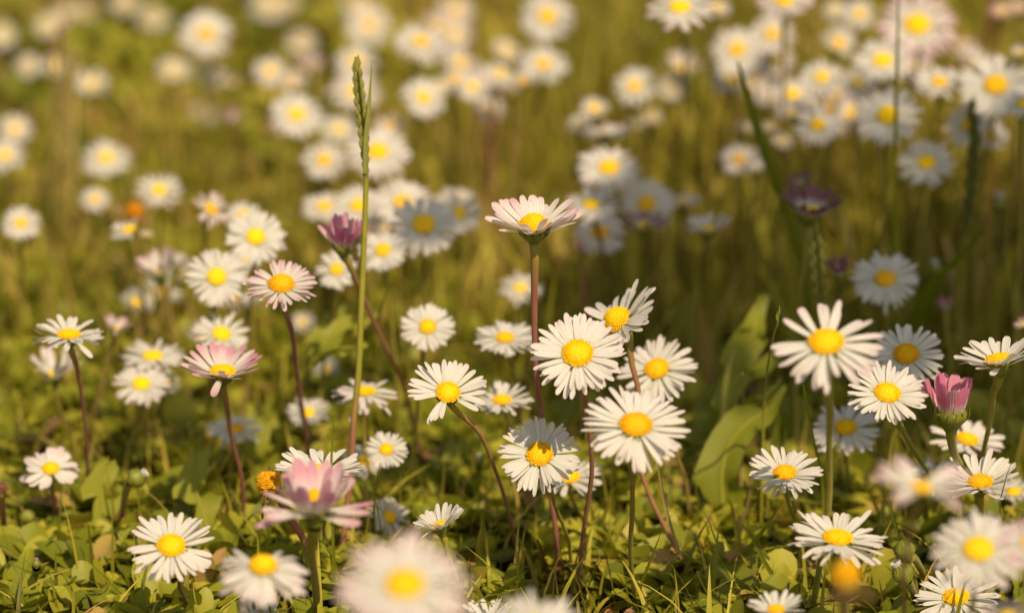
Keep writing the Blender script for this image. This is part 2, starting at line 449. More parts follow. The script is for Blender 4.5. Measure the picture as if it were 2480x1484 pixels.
# x y width aspect lean depth cup pink petals detail | label | options   (pixels of the 2480 px wide photograph)
DATA = r'''
1293 550 208 .38 0 .70 34 .6 26 1|tall pink-tinged daisy rising alone on a thick reddish stem|st=[(1296,610),(1297,760),(1301,900),(1306,960),(1329,1196),(1344,1290),(1356,1425)],red=1,rs=.0011,rd=.27,hd=.95,irr=.9,pw=.095,gaps=[(180,30,-5,.5)]
1399 856 236 .84 -5 .69 9 .18 44 1|largest fully open white daisy, sharp, left of the tall reddish stem's crossing|st=[(1415,950),(1428,1123),(1417,1270),(1399,1453)],red=.85,rs=.001,rd=.29,hd=.5,pw=.09
1497 779 240 .46 -46 .72 12 .1 26 1|daisy seen side-on behind the largest open one, petals fanned up|st=[(1524,825),(1528,880),(1545,960),(1545,1101),(1575,1196),(1612,1270),(1659,1362),(1707,1453)],red=.8,rs=.001,hd=1.1,pw=.085
1085 950 196 .85 10 .70 12 .08 30 1|sharp white daisy with one long petal hanging straight down, on an arching brown stem|st=[(1110,1000),(1166,1053),(1220,1178),(1243,1288),(1261,1390)],red=.7,gaps=[(165,22),(-120,16),(135,12)],rs=.0008
1307 1100 208 .9 0 .705 5 .03 40 1|sharp white daisy with shadow stripes across its upper petals|st=[(1338,1190),(1366,1288),(1384,1362),(1392,1410)],red=.1,rs=.0008,rd=.28
1540 1029 262 .72 5 .665 8 .15 34 1|large white daisy on a green stem in front of the crossing stems|st=[(1531,1101),(1527,1251),(1542,1472)],red=.15,rs=.001,gaps=[(165,18,-25)]
1591 893 200 .8 -15 .74 5 .22 30 1|soft white daisy just behind the large one, petals reaching to the dark shade|st=[(1606,976),(1634,1086),(1659,1178),(1670,1306)],red=.4
1378 1154 168 .6 5 .75 18 .05 24 1|half-hidden daisy whose disc is split by a petal, behind the shadow-striped one|st=[(1395,1226),(1406,1280)],red=.3,gaps=[(180,14)]
2001 829 282 .72 0 .645 2 .38 28 1|big pale daisy with pink-tipped spread petals above the broad shaded leaves|st=[(2008,940),(2014,1013),(2009,1123),(2000,1233),(1985,1380),(1968,1500)],red=0,rs=.0012,rd=.27,gaps=[(-75,10),(40,9),(-25,8),(150,12)],irr=1.1,pw=.074
2149 952 197 .72 14 .69 12 .05 36 1|sharp white daisy tilted beside the magenta one on a slanting green stem|st=[(2168,1000),(2224,1105),(2262,1190)],red=0,rs=.001,rd=.29
2421 872 212 .34 -8 .69 26 .05 22 1|white daisy with upturned petals over a fat green cup at the frame's right side|st=[(2404,950),(2393,1049),(2374,1196),(2368,1260)],red=0,rs=.001,gaps=[(8,14)]
2303 994 132 .32 0 .69 70 1.7 17 1|half-closed magenta daisy with hairy green bracts|st=[(2310,1085),(2345,1160),(2374,1229)],red=0,rs=.0014,rd=.36,hd=1.1,bend=6,irr=1.1,pw=.1
1901 1145 184 .62 0 .70 16 .04 34 1|sharp small white daisy alone against the dark gap, orange-shaded disc|st=[(1908,1195),(1926,1262),(1932,1340)],red=0,old=.25
2048 1035 178 .72 0 .755 5 .1 26 1|greyish daisy in half shade behind the thick green stem|st=[(2050,1085),(2073,1233)],red=0,gaps=[(-150,10)]
2029 1303 240 .5 5 .675 12 .1 34 1|wide white daisy crossed by the thick green stem|red=.2,irr=1.3
2316 1446 208 .64 -3 .70 12 .03 38 1|sharp white daisy cut by the bottom edge under the blurred big one|red=.1
2374 1167 190 .52 0 .71 26 .03 26 1|daisy with ragged shaded petals crossed by two green stems|red=.1,irr=1.5,old=.3
2343 1064 182 .5 15 .75 14 .25 17 1|daisy with few long petals peeping out behind the magenta one|red=.2
2262 1152 136 .6 0 .76 16 .05 24 0|white daisy between the slanting stem and the blurred pinkish one|red=.1
2455 1189 126 .45 0 .80 15 .05 22 0|small daisy at the right edge beyond the ragged one|red=.1
773 1142 212 .4 0 .70 24 .05 22 1|sharp white daisy behind the pale pink cupped one, grey petal over its disc|red=.2,gaps=[(20,14)],st=[(785,1230),(790,1330)]
762 1232 200 .33 0 .645 48 1.0 30 1|pale pink cupped daisy, soft and close, in front of the white one|st=[(752,1330),(757,1400),(768,1484)],red=.1,rs=.0016,rd=.27,hd=1.6,irr=1.2,gaps=[(175,9),(-92,10,-46),(100,10,-42),(20,40,10)],pw=.105,bend=5
1066 1272 128 .28 -18 .705 36 .0 26 1|small pure white daisy opening low above the blurred big bloom|red=.1,pw=.09
415 1321 218 .8 3 .675 8 .18 28 1|large white daisy alone in the lower corner on a dark stem|st=[(437,1402),(455,1484)],red=1,rs=.0008,rd=.28
637 1371 240 .62 0 .62 -6 .3 28 1|daisy with petals swept down like a skirt round a raised disc|gaps=[(-10,38)],red=.3,rd=.26,hd=.8,bend=-14
980 1413 332 .75 -3 .53 6 .35 30 0|huge blurred daisy closest to the viewer at the bottom|red=.2,rd=.29
936 1088 110 .88 8 .745 5 .0 30 1|small round white daisy near the dark thin blade|red=.1
883 1115 112 .7 0 .78 10 .0 22 0|daisy half hidden behind the small round white one|red=.1
945 1251 112 .8 60 .77 5 .0 24 0|soft daisy facing sideways above the huge blurred bloom|red=.2,old=.2
1036 791 136 .9 8 .76 5 .05 26 1|round white daisy standing between the spike and the tall pink-tinged one|red=.2
1223 818 152 .55 0 .765 10 .03 30 1|flat white daisy left of the tall reddish stem|st=[(1240,880),(1255,960),(1275,1060)],red=.2
1216 969 150 .5 0 .75 16 .03 26 1|flat white daisy with a divided disc below the other flat one|st=[(1230,1010),(1245,1070)],red=.1,gaps=[(180,12)]
681 690 178 .62 0 .725 12 .75 34 1|pink-tipped daisy with a big orange disc on a dark leaning stem|st=[(687,745),(714,821),(729,966),(743,1086),(747,1150)],red=1,rd=.32,rs=.001,hd=.8
831 594 104 .3 0 .745 64 1.6 20 1|closed magenta daisy beside the tall grass spike|st=[(850,647),(925,830),(962,908),(982,966),(1010,1060),(1030,1150)],red=.9,rs=.0009,bend=10,pw=.09,irr=1.6
539 900 188 .45 0 .725 28 1.0 24 1|rose-pink daisy with upswept petals on a brown stem|st=[(545,960),(565,1060),(584,1160),(587,1306)],red=1,rs=.0009,pw=.085,irr=.6,gaps=[(178,18,16,.6)]
167 811 180 .4 0 .735 18 .2 25 1|white daisy with lifted petals on a long curved brown stem, leftmost clear one|st=[(185,880),(200,1013),(217,1123),(211,1251)],red=1,rs=.0008,irr=1.3
885 948 166 .42 0 .755 2 .45 24 1|pinkish drooping daisy crossed by the spike's reddish stem|red=.3,irr=1.2
342 928 140 .75 0 .78 5 .05 26 0|white daisy below its paler neighbour with a frilly ring|red=.3
370 861 160 .42 0 .79 10 .05 30 0|flat cream daisy just above another, faint disc|red=.2
134 905 122 .4 0 .79 46 .5 18 0|pink and white half-open daisy under the leftmost clear one|red=.3
525 670 152 .95 0 .775 3 .0 34 0|fully round white daisy left of the pink-tipped one|red=.2
619 573 150 .9 5 .785 5 .0 32 0|bright round daisy above the fully round white one|red=.2
590 520 90 .8 0 .85 5 .0 24 0|pale daisy tucked behind the bright round one's upper rim|red=.2
537 808 150 .7 10 .775 6 .0 30 0|white daisy directly above the rose-pink one|red=.2
591 625 80 .8 0 .84 10 .05 22 0|cream daisy hidden between two round white ones|red=.2
927 605 128 .8 -10 .79 5 .0 30 0|white daisy right of the spike below the shaded group|red=.2
1026 542 180 .85 0 .80 3 .05 36 0|grey shaded daisy with an orange disc, largest of its cluster|red=.2,old=.2
1110 515 120 .9 0 .84 5 .0 30 0|dim grey daisy partly behind the largest shaded one|red=.2
815 652 110 .9 0 .79 3 .0 24 0|white daisy under the closed magenta one|red=.2
975 491 155 .8 0 .85 5 .0 34 0|broad white daisy with a pale disc right of the spike|red=.2
868 497 136 .75 0 .86 5 .0 30 0|white daisy crossed by the grass spike's stem|red=.2
785 499 122 .6 0 .88 5 .0 32 0|cream-white daisy just left of the spike's stem|red=.2
1121 485 66 .7 0 .95 5 .0 18 0|small orange-centred daisy at the shaded cluster's top|red=.2
385 660 86 .4 -20 .82 55 .5 18 0|pinkish white half-closed daisy beside the beige stalk|red=.4
430 645 50 .35 20 .84 60 .3 14 0|narrow pale closed daisy right of the pinkish half-closed one|red=.4
603 745 48 .4 0 .82 60 .2 14 0|beige half-closed daisy squeezed below the round white one|red=.3,old=.5
281 795 68 .35 10 .80 45 1.0 16 0|pink side-on daisy touching the leftmost clear one's petals|red=.4
512 506 100 .7 40 .83 20 .5 11 0|ragged pink and white daisy with gaps and an orange disc|red=.3,irr=1.8,old=.5,rd=.33
311 555 112 .4 -20 .83 15 .0 12 0|one-sided daisy with cream petals under the brown seed head|red=.3,gaps=[(90,60)]
355 570 34 .5 0 .84 30 .5 10 0|tiny pinkish bloom below the brown seed head|red=.4
50 540 100 .85 0 .87 8 .0 22 0|pale daisy at the left edge below the two brighter edge ones|red=.2
230 482 80 .7 0 .90 10 .05 22 0|small cream daisy left of the brown seed head|red=.2
385 460 120 .7 0 .90 8 .0 28 0|white daisy above the brown seed head|red=.2
257 381 126 .68 0 .97 5 .0 32 0|lone bright daisy in the left meadow with a yellow disc|red=.2
12 375 108 .7 0 .96 8 .0 28 0|pale daisy cut by the left edge, lower of the edge pair|red=.2
37 312 88 .8 0 1.0 15 .2 24 0|pinkish cream daisy at the left edge, upper of the edge pair|red=.2
221 202 86 .7 0 1.08 20 .05 24 0|small disc-less pale daisy left of the haze of dry stalks' right side|red=.2,gaps=[]
5 84 74 .9 0 1.2 5 .05 24 0|beige blurred daisy cut by the left edge near the top|red=.2
115 62 70 .9 0 1.15 5 .1 24 0|cream blurred daisy near the top left, paired with a pinker one|red=.2
153 34 60 .9 0 1.2 5 .5 22 0|pinker blurred daisy behind the cream one near the top left|red=.2
66 160 66 .9 -50 1.1 8 .1 22 0|upright oval beige daisy below the top left pair|red=.2
134 158 80 .6 0 1.12 10 .0 24 0|pale blurred daisy beside the upright oval one|red=.2
300 8 76 .7 0 1.3 10 .4 24 0|pinkish blurred daisy cut by the top edge, left of the very bright one|red=.2
372 44 84 .6 0 1.4 10 .05 24 0|faint beige daisy in the far blur left of the very bright one|red=.2
210 22 84 .5 0 1.4 10 .0 24 0|faint pale daisy at the top between two pinkish ones|red=.2
498 82 136 .85 0 1.06 5 .0 36 0|very bright blurred daisy near the top, biggest on its side|red=.2
420 170 88 .6 0 1.1 15 .1 26 0|dim cream daisy below and left of the very bright blurred one|red=.2
512 186 78 .7 0 1.08 20 .25 20 0|orange-tinged daisy right under the very bright blurred one|red=.2,old=.5
568 206 38 .6 0 1.05 50 1.1 12 0|small dull pink bloom above the pink bud-like one|red=.4
563 296 46 .4 0 1.0 65 1.2 14 0|pink bud-like closed daisy in the left meadow|red=.4
500 270 80 .6 0 1.15 5 .0 20 0|faint greenish white daisy beside the pink bud-like one|red=.2
655 12 120 .5 0 1.3 5 .1 30 0|wide beige daisy cut by the top edge right of the very bright one|red=.2
700 4 70 .5 0 1.3 5 .1 30 0|dull daisy against the top edge, behind the wide beige one|red=.2
654 172 94 .8 0 1.02 5 .0 26 0|cream daisy with a soft yellow disc beside a pink side-on one|red=.2
708 196 76 .6 0 1.03 20 .2 20 0|beige daisy under the pink side-on one in the upper meadow|red=.2,old=.4
751 166 74 .45 0 1.05 42 .9 16 0|pink side-on daisy in the upper meadow left of the spike tip|red=.3
731 102 84 .65 0 1.2 8 .1 24 0|dull beige daisy above the pink side-on one|red=.2,old=.3
893 62 116 .85 0 1.15 5 .05 30 0|big blurred beige daisy above the spike tip|red=.2
870 10 90 .7 0 1.3 5 .05 28 0|blurred daisy cut by the top edge over the spike|red=.2
862 150 116 .75 0 1.0 6 .0 28 0|pale daisy right behind the tip of the grass spike|red=.2
1019 100 134 .65 5 .96 6 .0 32 0|bright frilly daisy right of the spike tip with drooping lower petals|red=.2,gaps=[(150,16,-25)]
1100 84 92 .8 0 1.1 6 .1 26 0|beige blurred daisy overlapping the bright frilly one|red=.2
1103 27 102 .75 0 1.15 6 .1 28 0|cream daisy near the top edge above the frilly one|red=.2
718 277 136 .82 0 .95 5 .0 34 0|large white daisy left of the spike with an orange disc|red=.2
860 222 140 .55 0 .98 14 .5 28 0|pinkish wide daisy crossed by the spike's upper part|red=.3
821 312 96 .65 0 .96 10 .05 28 0|cream daisy left of the spike under the pinkish wide one|red=.2
1026 236 116 .8 30 .94 8 .05 28 0|large daisy facing sideways right of the spike|red=.2
1068 210 60 .7 0 1.0 8 .0 20 0|blurred petals of a daisy just behind the sideways one|red=.2
1103 191 66 .7 0 .95 15 .3 12 0|sparse daisy with an orange centre, left of a twin pair|red=.3,rd=.4,old=.4
1145 210 90 .85 20 .95 10 .3 24 0|fuller pinkish daisy, right of a twin pair|red=.3
785 387 118 .8 0 .92 6 .0 30 0|white daisy left of the spike at mid height|red=.2
915 366 168 .75 0 .875 4 .0 40 0|big white daisy behind the spike with a vivid orange disc|red=.2
945 303 84 .6 0 .95 8 .2 22 0|orange-centred daisy peeking over the big one behind the spike|red=.2,old=.4
1265 195 44 .6 0 .95 25 .0 12 0|dull orange disc with few petals beside a dark green tuft|red=.3,rd=.5,old=.5
1234 222 44 .6 0 .96 30 .0 12 0|small greyish bloom left of the dull orange disc|red=.3
1325 40 136 .95 0 1.0 4 .1 34 0|round daisy near the top with deep yellow disc, above another|red=.2
1315 155 128 .7 0 .98 4 .0 34 0|cream daisy straight below the round one near the top|red=.2,gaps=[(180,14)]
1646 17 172 .55 0 .84 6 .1 34 0|wide daisy cut by the top edge with a large orange disc|st=[(1650,60),(1655,140)],red=.2
1736 18 76 .5 0 .95 10 .3 20 0|blurred daisy touching the wide one at the top edge|red=.2
1536 208 112 .82 0 .96 5 .05 30 0|daisy with a sun-yellow disc left of a small pink side-on one|red=.2
1628 212 82 .75 0 .98 6 .1 24 0|cream daisy joined to the sun-yellow centred one|red=.2
1653 166 86 .5 10 1.0 40 .7 18 0|pink side-on daisy over two cream ones in the far meadow|red=.3
1439 262 72 .7 0 .92 15 .1 12 0|orange-centred sparse daisy above the grey side-on one|red=.3,rd=.38
1408 300 66 .7 0 .93 10 .05 20 0|small cream daisy left of the grey side-on one|red=.2
1465 330 118 .22 0 .90 25 .3 30 0|grey side-on daisy standing over a bright open one|red=.3
1474 405 166 .68 0 .86 4 .0 36 0|bright open daisy right below the grey side-on one|red=.2
1579 282 56 .6 0 .98 15 .1 18 0|small beige daisy between the dark arch and the far cream pair|red=.2
1536 300 44 .6 0 .98 15 .0 16 0|tiny faint daisy left of the small beige one|red=.2
1260 697 112 .55 0 .85 10 .05 28 0|dim daisy in the gap left of the tall reddish stem's upper half|red=.2
1432 494 142 .55 0 .83 8 .25 32 0|pinkish daisy right of the tall one, half in shade|st=[(1450,560),(1470,650),(1490,740)],red=.8
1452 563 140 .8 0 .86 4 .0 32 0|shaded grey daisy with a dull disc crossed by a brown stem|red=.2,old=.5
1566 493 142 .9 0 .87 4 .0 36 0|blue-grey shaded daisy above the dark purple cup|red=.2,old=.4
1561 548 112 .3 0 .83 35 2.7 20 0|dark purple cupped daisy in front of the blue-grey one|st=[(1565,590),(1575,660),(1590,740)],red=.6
1653 490 92 .35 0 .88 20 .3 24 0|shaded side-on daisy right of the blue-grey one|st=[(1655,560),(1660,640)],red=.3
1713 555 112 .3 -5 .83 32 .1 12 0|blue-grey side-on daisy with few separate petals, alone in shade|st=[(1705,620),(1700,700)],red=.1
1407 605 34 .4 0 .85 60 1.5 10 0|tiny dark withered bloom left of the brown stem|red=.9
1785 120 134 .9 0 .95 5 .05 34 0|large pale daisy at the tip of the dark arching stalk|red=.2
1770 192 110 .6 0 .97 10 .05 26 0|beige daisy just under the large pale one by the arching stalk|red=.2
1828 190 80 .8 0 .97 15 .1 20 0|loose petals of a daisy right of the arching stalk's tip|red=.2
1869 83 116 .9 0 .96 5 .05 30 0|cream daisy above another with a beige centre, upper meadow|red=.2
1876 146 100 .9 0 .97 5 .1 28 0|daisy with a beige centre directly under the cream one|red=.2,old=.2
1899 3 152 .5 0 .88 10 .4 30 0|pinkish white daisy cut by the top edge above the cream one|red=.3
2023 24 62 .8 0 1.0 10 .1 22 0|small blurred white daisy near the top edge left of a paler one|red=.2
2080 34 86 .9 0 .95 5 .05 26 0|paler long-petalled daisy near the top edge|red=.2
2221 60 202 .82 0 .90 8 .75 34 0|big pink daisy near the top behind a thin green stalk|red=.3
1990 187 112 .8 0 .90 5 .1 28 0|daisy with an amber disc at the middle of the crowded group|red=.2
1920 228 112 .8 0 .92 10 .3 24 0|pinkish cream daisy over the dark shaded side-on one|red=.2
2137 146 152 .7 0 .88 6 .05 32 0|broad daisy below the big pink one on its left|red=.2
2077 201 100 .8 0 .93 5 .05 28 0|daisy with lemon disc between the amber and the broad ones|red=.2
2027 226 46 .7 0 .95 30 .5 14 0|small peach bloom among the crowded daisies|red=.3
2274 198 128 .55 0 .86 12 .1 26 0|daisy with an orange disc and lifted petals left of the sharpest upper one|red=.2,old=.4
2150 279 172 .85 0 .83 4 .05 34 0|large starry daisy crossed by a thin green stalk|red=.1
1980 302 120 .82 0 .85 6 .05 28 0|yellow-centred creamy daisy under the amber one|red=.1
1919 276 94 .25 0 .88 18 .1 26 0|dark grey side-on daisy seen from below|red=.2
1866 306 42 .7 0 .88 15 .1 12 0|little white bloom beside the arching stalk, upper of two|red=.2
1896 343 56 .7 20 .88 20 .05 14 0|little white bloom beside the arching stalk, lower of two|red=.2
2411 206 192 .8 0 .85 3 .05 36 0|wide upper daisy with an orange disc, sharpest near the right edge|red=.1
2345 300 130 .75 -55 .86 10 .05 26 0|daisy turned aside next to a dark upright stalk|red=.1
2398 326 96 .8 15 .87 12 .2 24 0|pinkish daisy right of the dark upright stalk|red=.2
2474 250 84 .8 0 .80 5 .05 24 0|long white petals of a daisy cut by the right edge|red=.2
2470 127 44 .7 0 .85 30 .3 14 0|small pinkish daisy cut by the right edge above the wide one|red=.2
2244 392 146 .75 0 .84 5 .05 28 0|daisy below the starry one, alone over yellow-green grass|red=.1
2425 27 60 .6 0 .95 20 1.1 16 0|mauve blurred daisy in the top right corner|red=.3
2466 20 50 .6 0 .95 20 .4 16 0|peach blurred daisy in the top right corner|red=.3,old=.6
1790 386 104 .75 0 .90 12 .3 20 0|ragged pinkish daisy left of the arching stalk|red=.3,irr=1.6,old=.5
1803 309 46 .7 0 .92 20 .1 16 0|small pale daisy above the ragged pinkish one|red=.2
1834 412 44 .5 0 .88 55 .05 14 0|cream half-closed daisy between the ragged one and the arching stalk|red=.2
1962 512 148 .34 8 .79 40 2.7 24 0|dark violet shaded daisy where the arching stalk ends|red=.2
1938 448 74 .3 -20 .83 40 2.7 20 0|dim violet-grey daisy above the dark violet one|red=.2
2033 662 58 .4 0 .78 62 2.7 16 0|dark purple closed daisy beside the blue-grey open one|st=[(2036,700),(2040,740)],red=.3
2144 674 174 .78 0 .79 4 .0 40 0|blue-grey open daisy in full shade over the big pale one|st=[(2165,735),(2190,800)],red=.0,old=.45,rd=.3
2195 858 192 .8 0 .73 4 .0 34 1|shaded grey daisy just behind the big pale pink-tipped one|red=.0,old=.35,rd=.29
2288 746 34 .4 0 .82 62 1.3 12 0|small violet bud-like bloom in shade near the right side|red=.2
2480 785 50 .5 -30 .76 30 1.1 14 0|pink petals of a daisy entering from the right edge|red=.2
123 1134 150 .72 0 .75 4 .55 16 1|ragged daisy with few broad petals near the left edge|red=.9,irr=1.8,rd=.25,gaps=[(160,16)],pw=.11
569 1037 140 .45 0 .78 8 .1 30 0|grey shaded daisy among leaves crossed by the rose-pink one's stem|red=.3,old=.5
551 1084 44 .6 30 .78 40 .0 12 0|small cream bloom under the grey shaded daisy|red=.1
791 893 66 .6 0 .86 30 .05 16 0|faint white daisy left of the spike's lower stem|red=.3
733 781 62 .7 0 .88 20 .05 18 0|dim white daisy behind the pink-tipped one's stem|red=.3
745 998 110 .6 -10 .79 15 .05 24 0|soft cream daisy behind the dark leaning stem|red=.3
405 925 70 .7 20 .80 15 .0 18 0|white petals of a daisy right of the frilly pair|red=.3
630 1498 90 .35 0 .70 50 .0 18 1|white daisy tops poking over the bottom edge under the skirt-like one|red=.1,pw=.06
1178 1500 110 .4 0 .69 42 .0 20 1|sharp petal tips over the bottom edge near the straw|red=.1
1290 1512 230 .5 0 .57 20 .1 26 0|blurred white daisy mostly below the bottom edge, beside sharp petal tips|red=.1
1880 1476 126 .5 0 .655 30 .0 18 1|cream-centred daisy at the bottom edge under the broad dark leaf|red=.1
2440 1490 130 .5 0 .57 20 .4 20 0|pinkish blur of a daisy in the bottom right corner|red=.1
2500 1312 170 .75 0 .56 10 .8 24 0|pink blurred daisy cut by the right edge, near the viewer|red=.1
2232 1178 236 .5 12 .565 22 .66 16 0|blurred pinkish daisy with two clumps of petals|st=[(2200,1270),(2194,1484)],red=.6,gaps=[(10,38),(180,50)],irr=1.3,pw=.1,rd=.2,old=.4
2369 1328 244 .78 0 .60 5 .25 28 0|big blurred white daisy in front of the right-hand group|red=.1
'''
for ln in DATA.strip().splitlines():
    a, lab, op = ln.split('|')
    x, y, wp, asp, lean, d, cup, pink, n, det = [float(q) for q in a.split()]
    daisy(x, y, wp, asp, lean, d, cup, pink, int(n), int(det), lab, eval('dict(' + op + ')'))

rgc = random.Random(21)
for cx, cy, sx, sy, m, lab in [(2080, 190, 300, 130, 17, 'indistinct pale daisy half hidden in the crowded blurred clump of the upper right'),
                               (1080, 150, 170, 120, 8, 'indistinct pale daisy half hidden among the blurred ones right of the spike tip'),
                               (960, 520, 150, 60, 6, 'indistinct pale daisy half hidden behind the clump where the shaded ones begin'),
                               (430, 760, 160, 110, 6, 'indistinct pale daisy half hidden behind the round white ones on the left')]:
    for i in range(m):
        x, y = cx + rgc.uniform(-sx, sx), cy + rgc.uniform(-sy, sy)
        dd = rgc.uniform(.93, 1.06) if cy < 400 else rgc.uniform(.86, .95)
        daisy(x, y, rgc.uniform(60, 112), rgc.uniform(.3, .85), rgc.uniform(-30, 40), dd, rgc.choice([5, 12, 25, 40]), rgc.choice([.1, .2, .4, .7]), rgc.randint(16, 30), 0, lab, dict(), group='indistinct daisies filling the clumps')

# ------------------------------------------------------------------ spent heads and buds
def spent(x, y, wpx, lean, d, label, way, brown=.3, red=.9, petals=6, down=0):
    rg = random.Random(int(x))
    head = at(x, y, d); v = (head - CP).normalized(); up = (CU - v * CU.dot(v)).normalized(); ri = v.cross(up).normalized()
    N = (-v * .35 + (ri * math.sin(R(lean)) + up * math.cos(R(lean))) * .93).normalized()
    r = wpx / 2 * d / FPX; q = N.to_track_quat('Z', 'Y').to_matrix().to_4x4()
    P = stem_points(head, N, r * 2.4, d, way, rg); base = Vector(P[-1])
    root = empty('spent_daisy', base); tag(root, label, 'spent daisy', 'daisies gone to seed')
    tv, tf, tu = tube(spline(P, 20) - np.array(base), [.0014, .0009, .0008, .0009], 7)
    s = link('stem', mkmesh('stem', tv, tf, tu, (M_STEM,)), root); s['red'] = red
    mh = Matrix.Translation(head - base) @ q
    B = Bag(); V, F, UV = dome(r * .95, r * 1.25); B.add(V, F, UV)
    for i in range(220):
        t = math.sqrt((i + .5) / 220); a = i * 2.39996; ph = t * math.pi / 2
        c = np.array([r * .95 * math.sin(ph) * math.cos(a), r * .95 * math.sin(ph) * math.sin(a), r * 1.25 * math.cos(ph)])
        nn = c / np.linalg.norm(c); sz = r * rg.uniform(.06, .12); c = c * rg.uniform(.97, 1.08)
        bv, bf, bu = blob(c, (sz, sz, sz * rg.uniform(1.2, 2.2)), nn, 4, 5); bu = bu.copy(); bu[:, 1] = t; B.add(bv, bf, bu)
    di = link('disc', B.mesh('disc', M_BROWN if brown > .97 else M_DISC), root, mh); di['old'] = brown
    B = bracts(r * 2.6, .0012, 13, 0, rg, False); link('green_cup', B.mesh('green_cup', M_CUP), root, mh)
    for i in range(petals):
        a = 2 * math.pi * (i + rg.uniform(-.3, .3)) / petals; L = r * rg.uniform(1.3, 2.4)
        V, F, UV = petal(rg, L, r * .13, R(rg.uniform(-30, 30) - down), R(rg.uniform(-60, 80) * (1 if not down else .3)), r * .9, -.2 * r, rg.gauss(0, .3), rg.gauss(0, 1.5))
        B2 = Bag(); B2.add(rotz(V, a), F, UV, rg.uniform(.4, 1)); link('withered_petal', B2.mesh('withered_petal', M_BROWN), root, mh)
    return root
spent(655, 1174, 56, -50, .71, 'spent daisy with a bald orange cone and curled brown petals', [(700, 1250), (732, 1299), (758, 1362), (791, 1484)], .5, 1.0, 9)
spent(2, 1185, 30, 10, .74, 'brown dried seed head cut by the left edge', [(8, 1250), (12, 1300)], 1.0, 1.0, 16)
spent(2048, 1400, 64, 0, .545, 'blurred orange spent daisy head close to the viewer', [(2045, 1440), (2040, 1600)], .2, .6, 14, 65)
spent(326, 518, 40, 0, .86, 'orange-brown seed head on a thick beige stalk', [(335, 600), (345, 750), (352, 850)], .9, .7, 16)

def bud(x, y, wpx, d, lean, label, way, tipc=.4, red=0.0):
    rg = random.Random(int(x + y)); head = at(x, y, d); v = (head - CP).normalized(); up = (CU - v * CU.dot(v)).normalized(); ri = v.cross(up).normalized()
    N = (-v * .25 + (ri * math.sin(R(lean)) + up * math.cos(R(lean))) * .95).normalized(); r = wpx / 2 * d / FPX
    q = N.to_track_quat('Z', 'Y').to_matrix().to_4x4()
    P = stem_points(head, N, r * 2.6, d, way, rg); base = Vector(P[-1])
    root = empty('daisy_bud', base); tag(root, label, 'flower bud', 'daisy buds')
    tv, tf, tu = tube(spline(P, 18) - np.array(base), [.0012, .0008, .0008], 7)
    s = link('stem', mkmesh('stem', tv, tf, tu, (M_STEM,)), root); s['red'] = red
    mh = Matrix.Translation(head - base) @ q
    B = Bag(); bv, bf, bu = blob((0, 0, 0), (r * .93, r * .93, r), None, 9, 14); B.add(bv, bf, bu, .4)
    for i in range(13):
        a = 2 * math.pi * i / 13
        Pb = spline([(r * .5, 0, -r * .88), (r * .98, 0, -r * .25), (r * .98, 0, r * .3), (r * .55, 0, r * .92)], 7)
        V, F, U = ribbon(Pb, [r * .15, r * .25, r * .24, r * .04], (1, 0, 0), -.2, 3); B.add(rotz(V, a), F, U, rg.uniform(.3, 1))
    for i in range(160):   # soft hairs standing off the bracts
        a, b = rg.uniform(0, 6.28), math.acos(rg.uniform(-.9, .8)); n_ = np.array([math.sin(b) * math.cos(a), math.sin(b) * math.sin(a), math.cos(b)])
        e = n_ * r * rg.uniform(1.15, 1.3) + np.array([rg.gauss(0, .04), rg.gauss(0, .04), rg.gauss(0, .04)]) * r
        V, F, U = tube(np.array([n_ * r * .95, (n_ * r * 1.05 + e) / 2, e]), [r * .014, r * .004], 3); B.add(V, F, U, 1.0)
    link('green_cup', B.mesh('green_cup', M_CUP), root, mh)
    if tipc:
        ring = Bag()
        for i in range(9):
            V, F, UV = petal(rg, r * .75, r * .2, R(62), R(20), r * .28, r * .62, 0, 0); ring.add(rotz(V, i * .7), F, UV)
        p = link('petal_tip', ring.mesh('petal_tip', M_PETAL), root, mh); p['pink'] = tipc - .4
bud(330, 1158, 46, .73, 55, 'nodding green bud with a white tip on a curled stem', [(305, 1190), (297, 1240), (300, 1290)], .4, .4)
bud(2191, 1332, 52, .69, -20, 'hairy green bud, higher of the pair beside the blurred brown stem', [(2215, 1352), (2240, 1400), (2250, 1450)], 0)
bud(2187, 1388, 54, .69, -35, 'hairy bud with a cream tip, lower of the pair beside the blurred brown stem', [(2209, 1425), (2216, 1453), (2220, 1490)], .4)
bud(66, 1251, 36, .75, 0, 'soft round green bud low at the left edge', [(70, 1290), (74, 1330)], 0)
bud(2421, 494, 40, .86, 0, 'small beige blurred bud near the right edge', [(2423, 540), (2425, 600)], 1.0)
bud(2264, 652, 34, .84, 0, 'small pale green blurred bud right of the blue-grey open daisy', [(2266, 690), (2268, 740)], .4)
bud(88, 1365, 22, .71, 0, 'tiny pink-tipped bud among leaves in the lower left', [(88, 1390), (88, 1405)], 1.6)
bud(1160, 1115, 26, .78, 0, 'tiny pale bud on the shaded leaves behind the arching stem', [(1160, 1150), (1160, 1170)], .4)

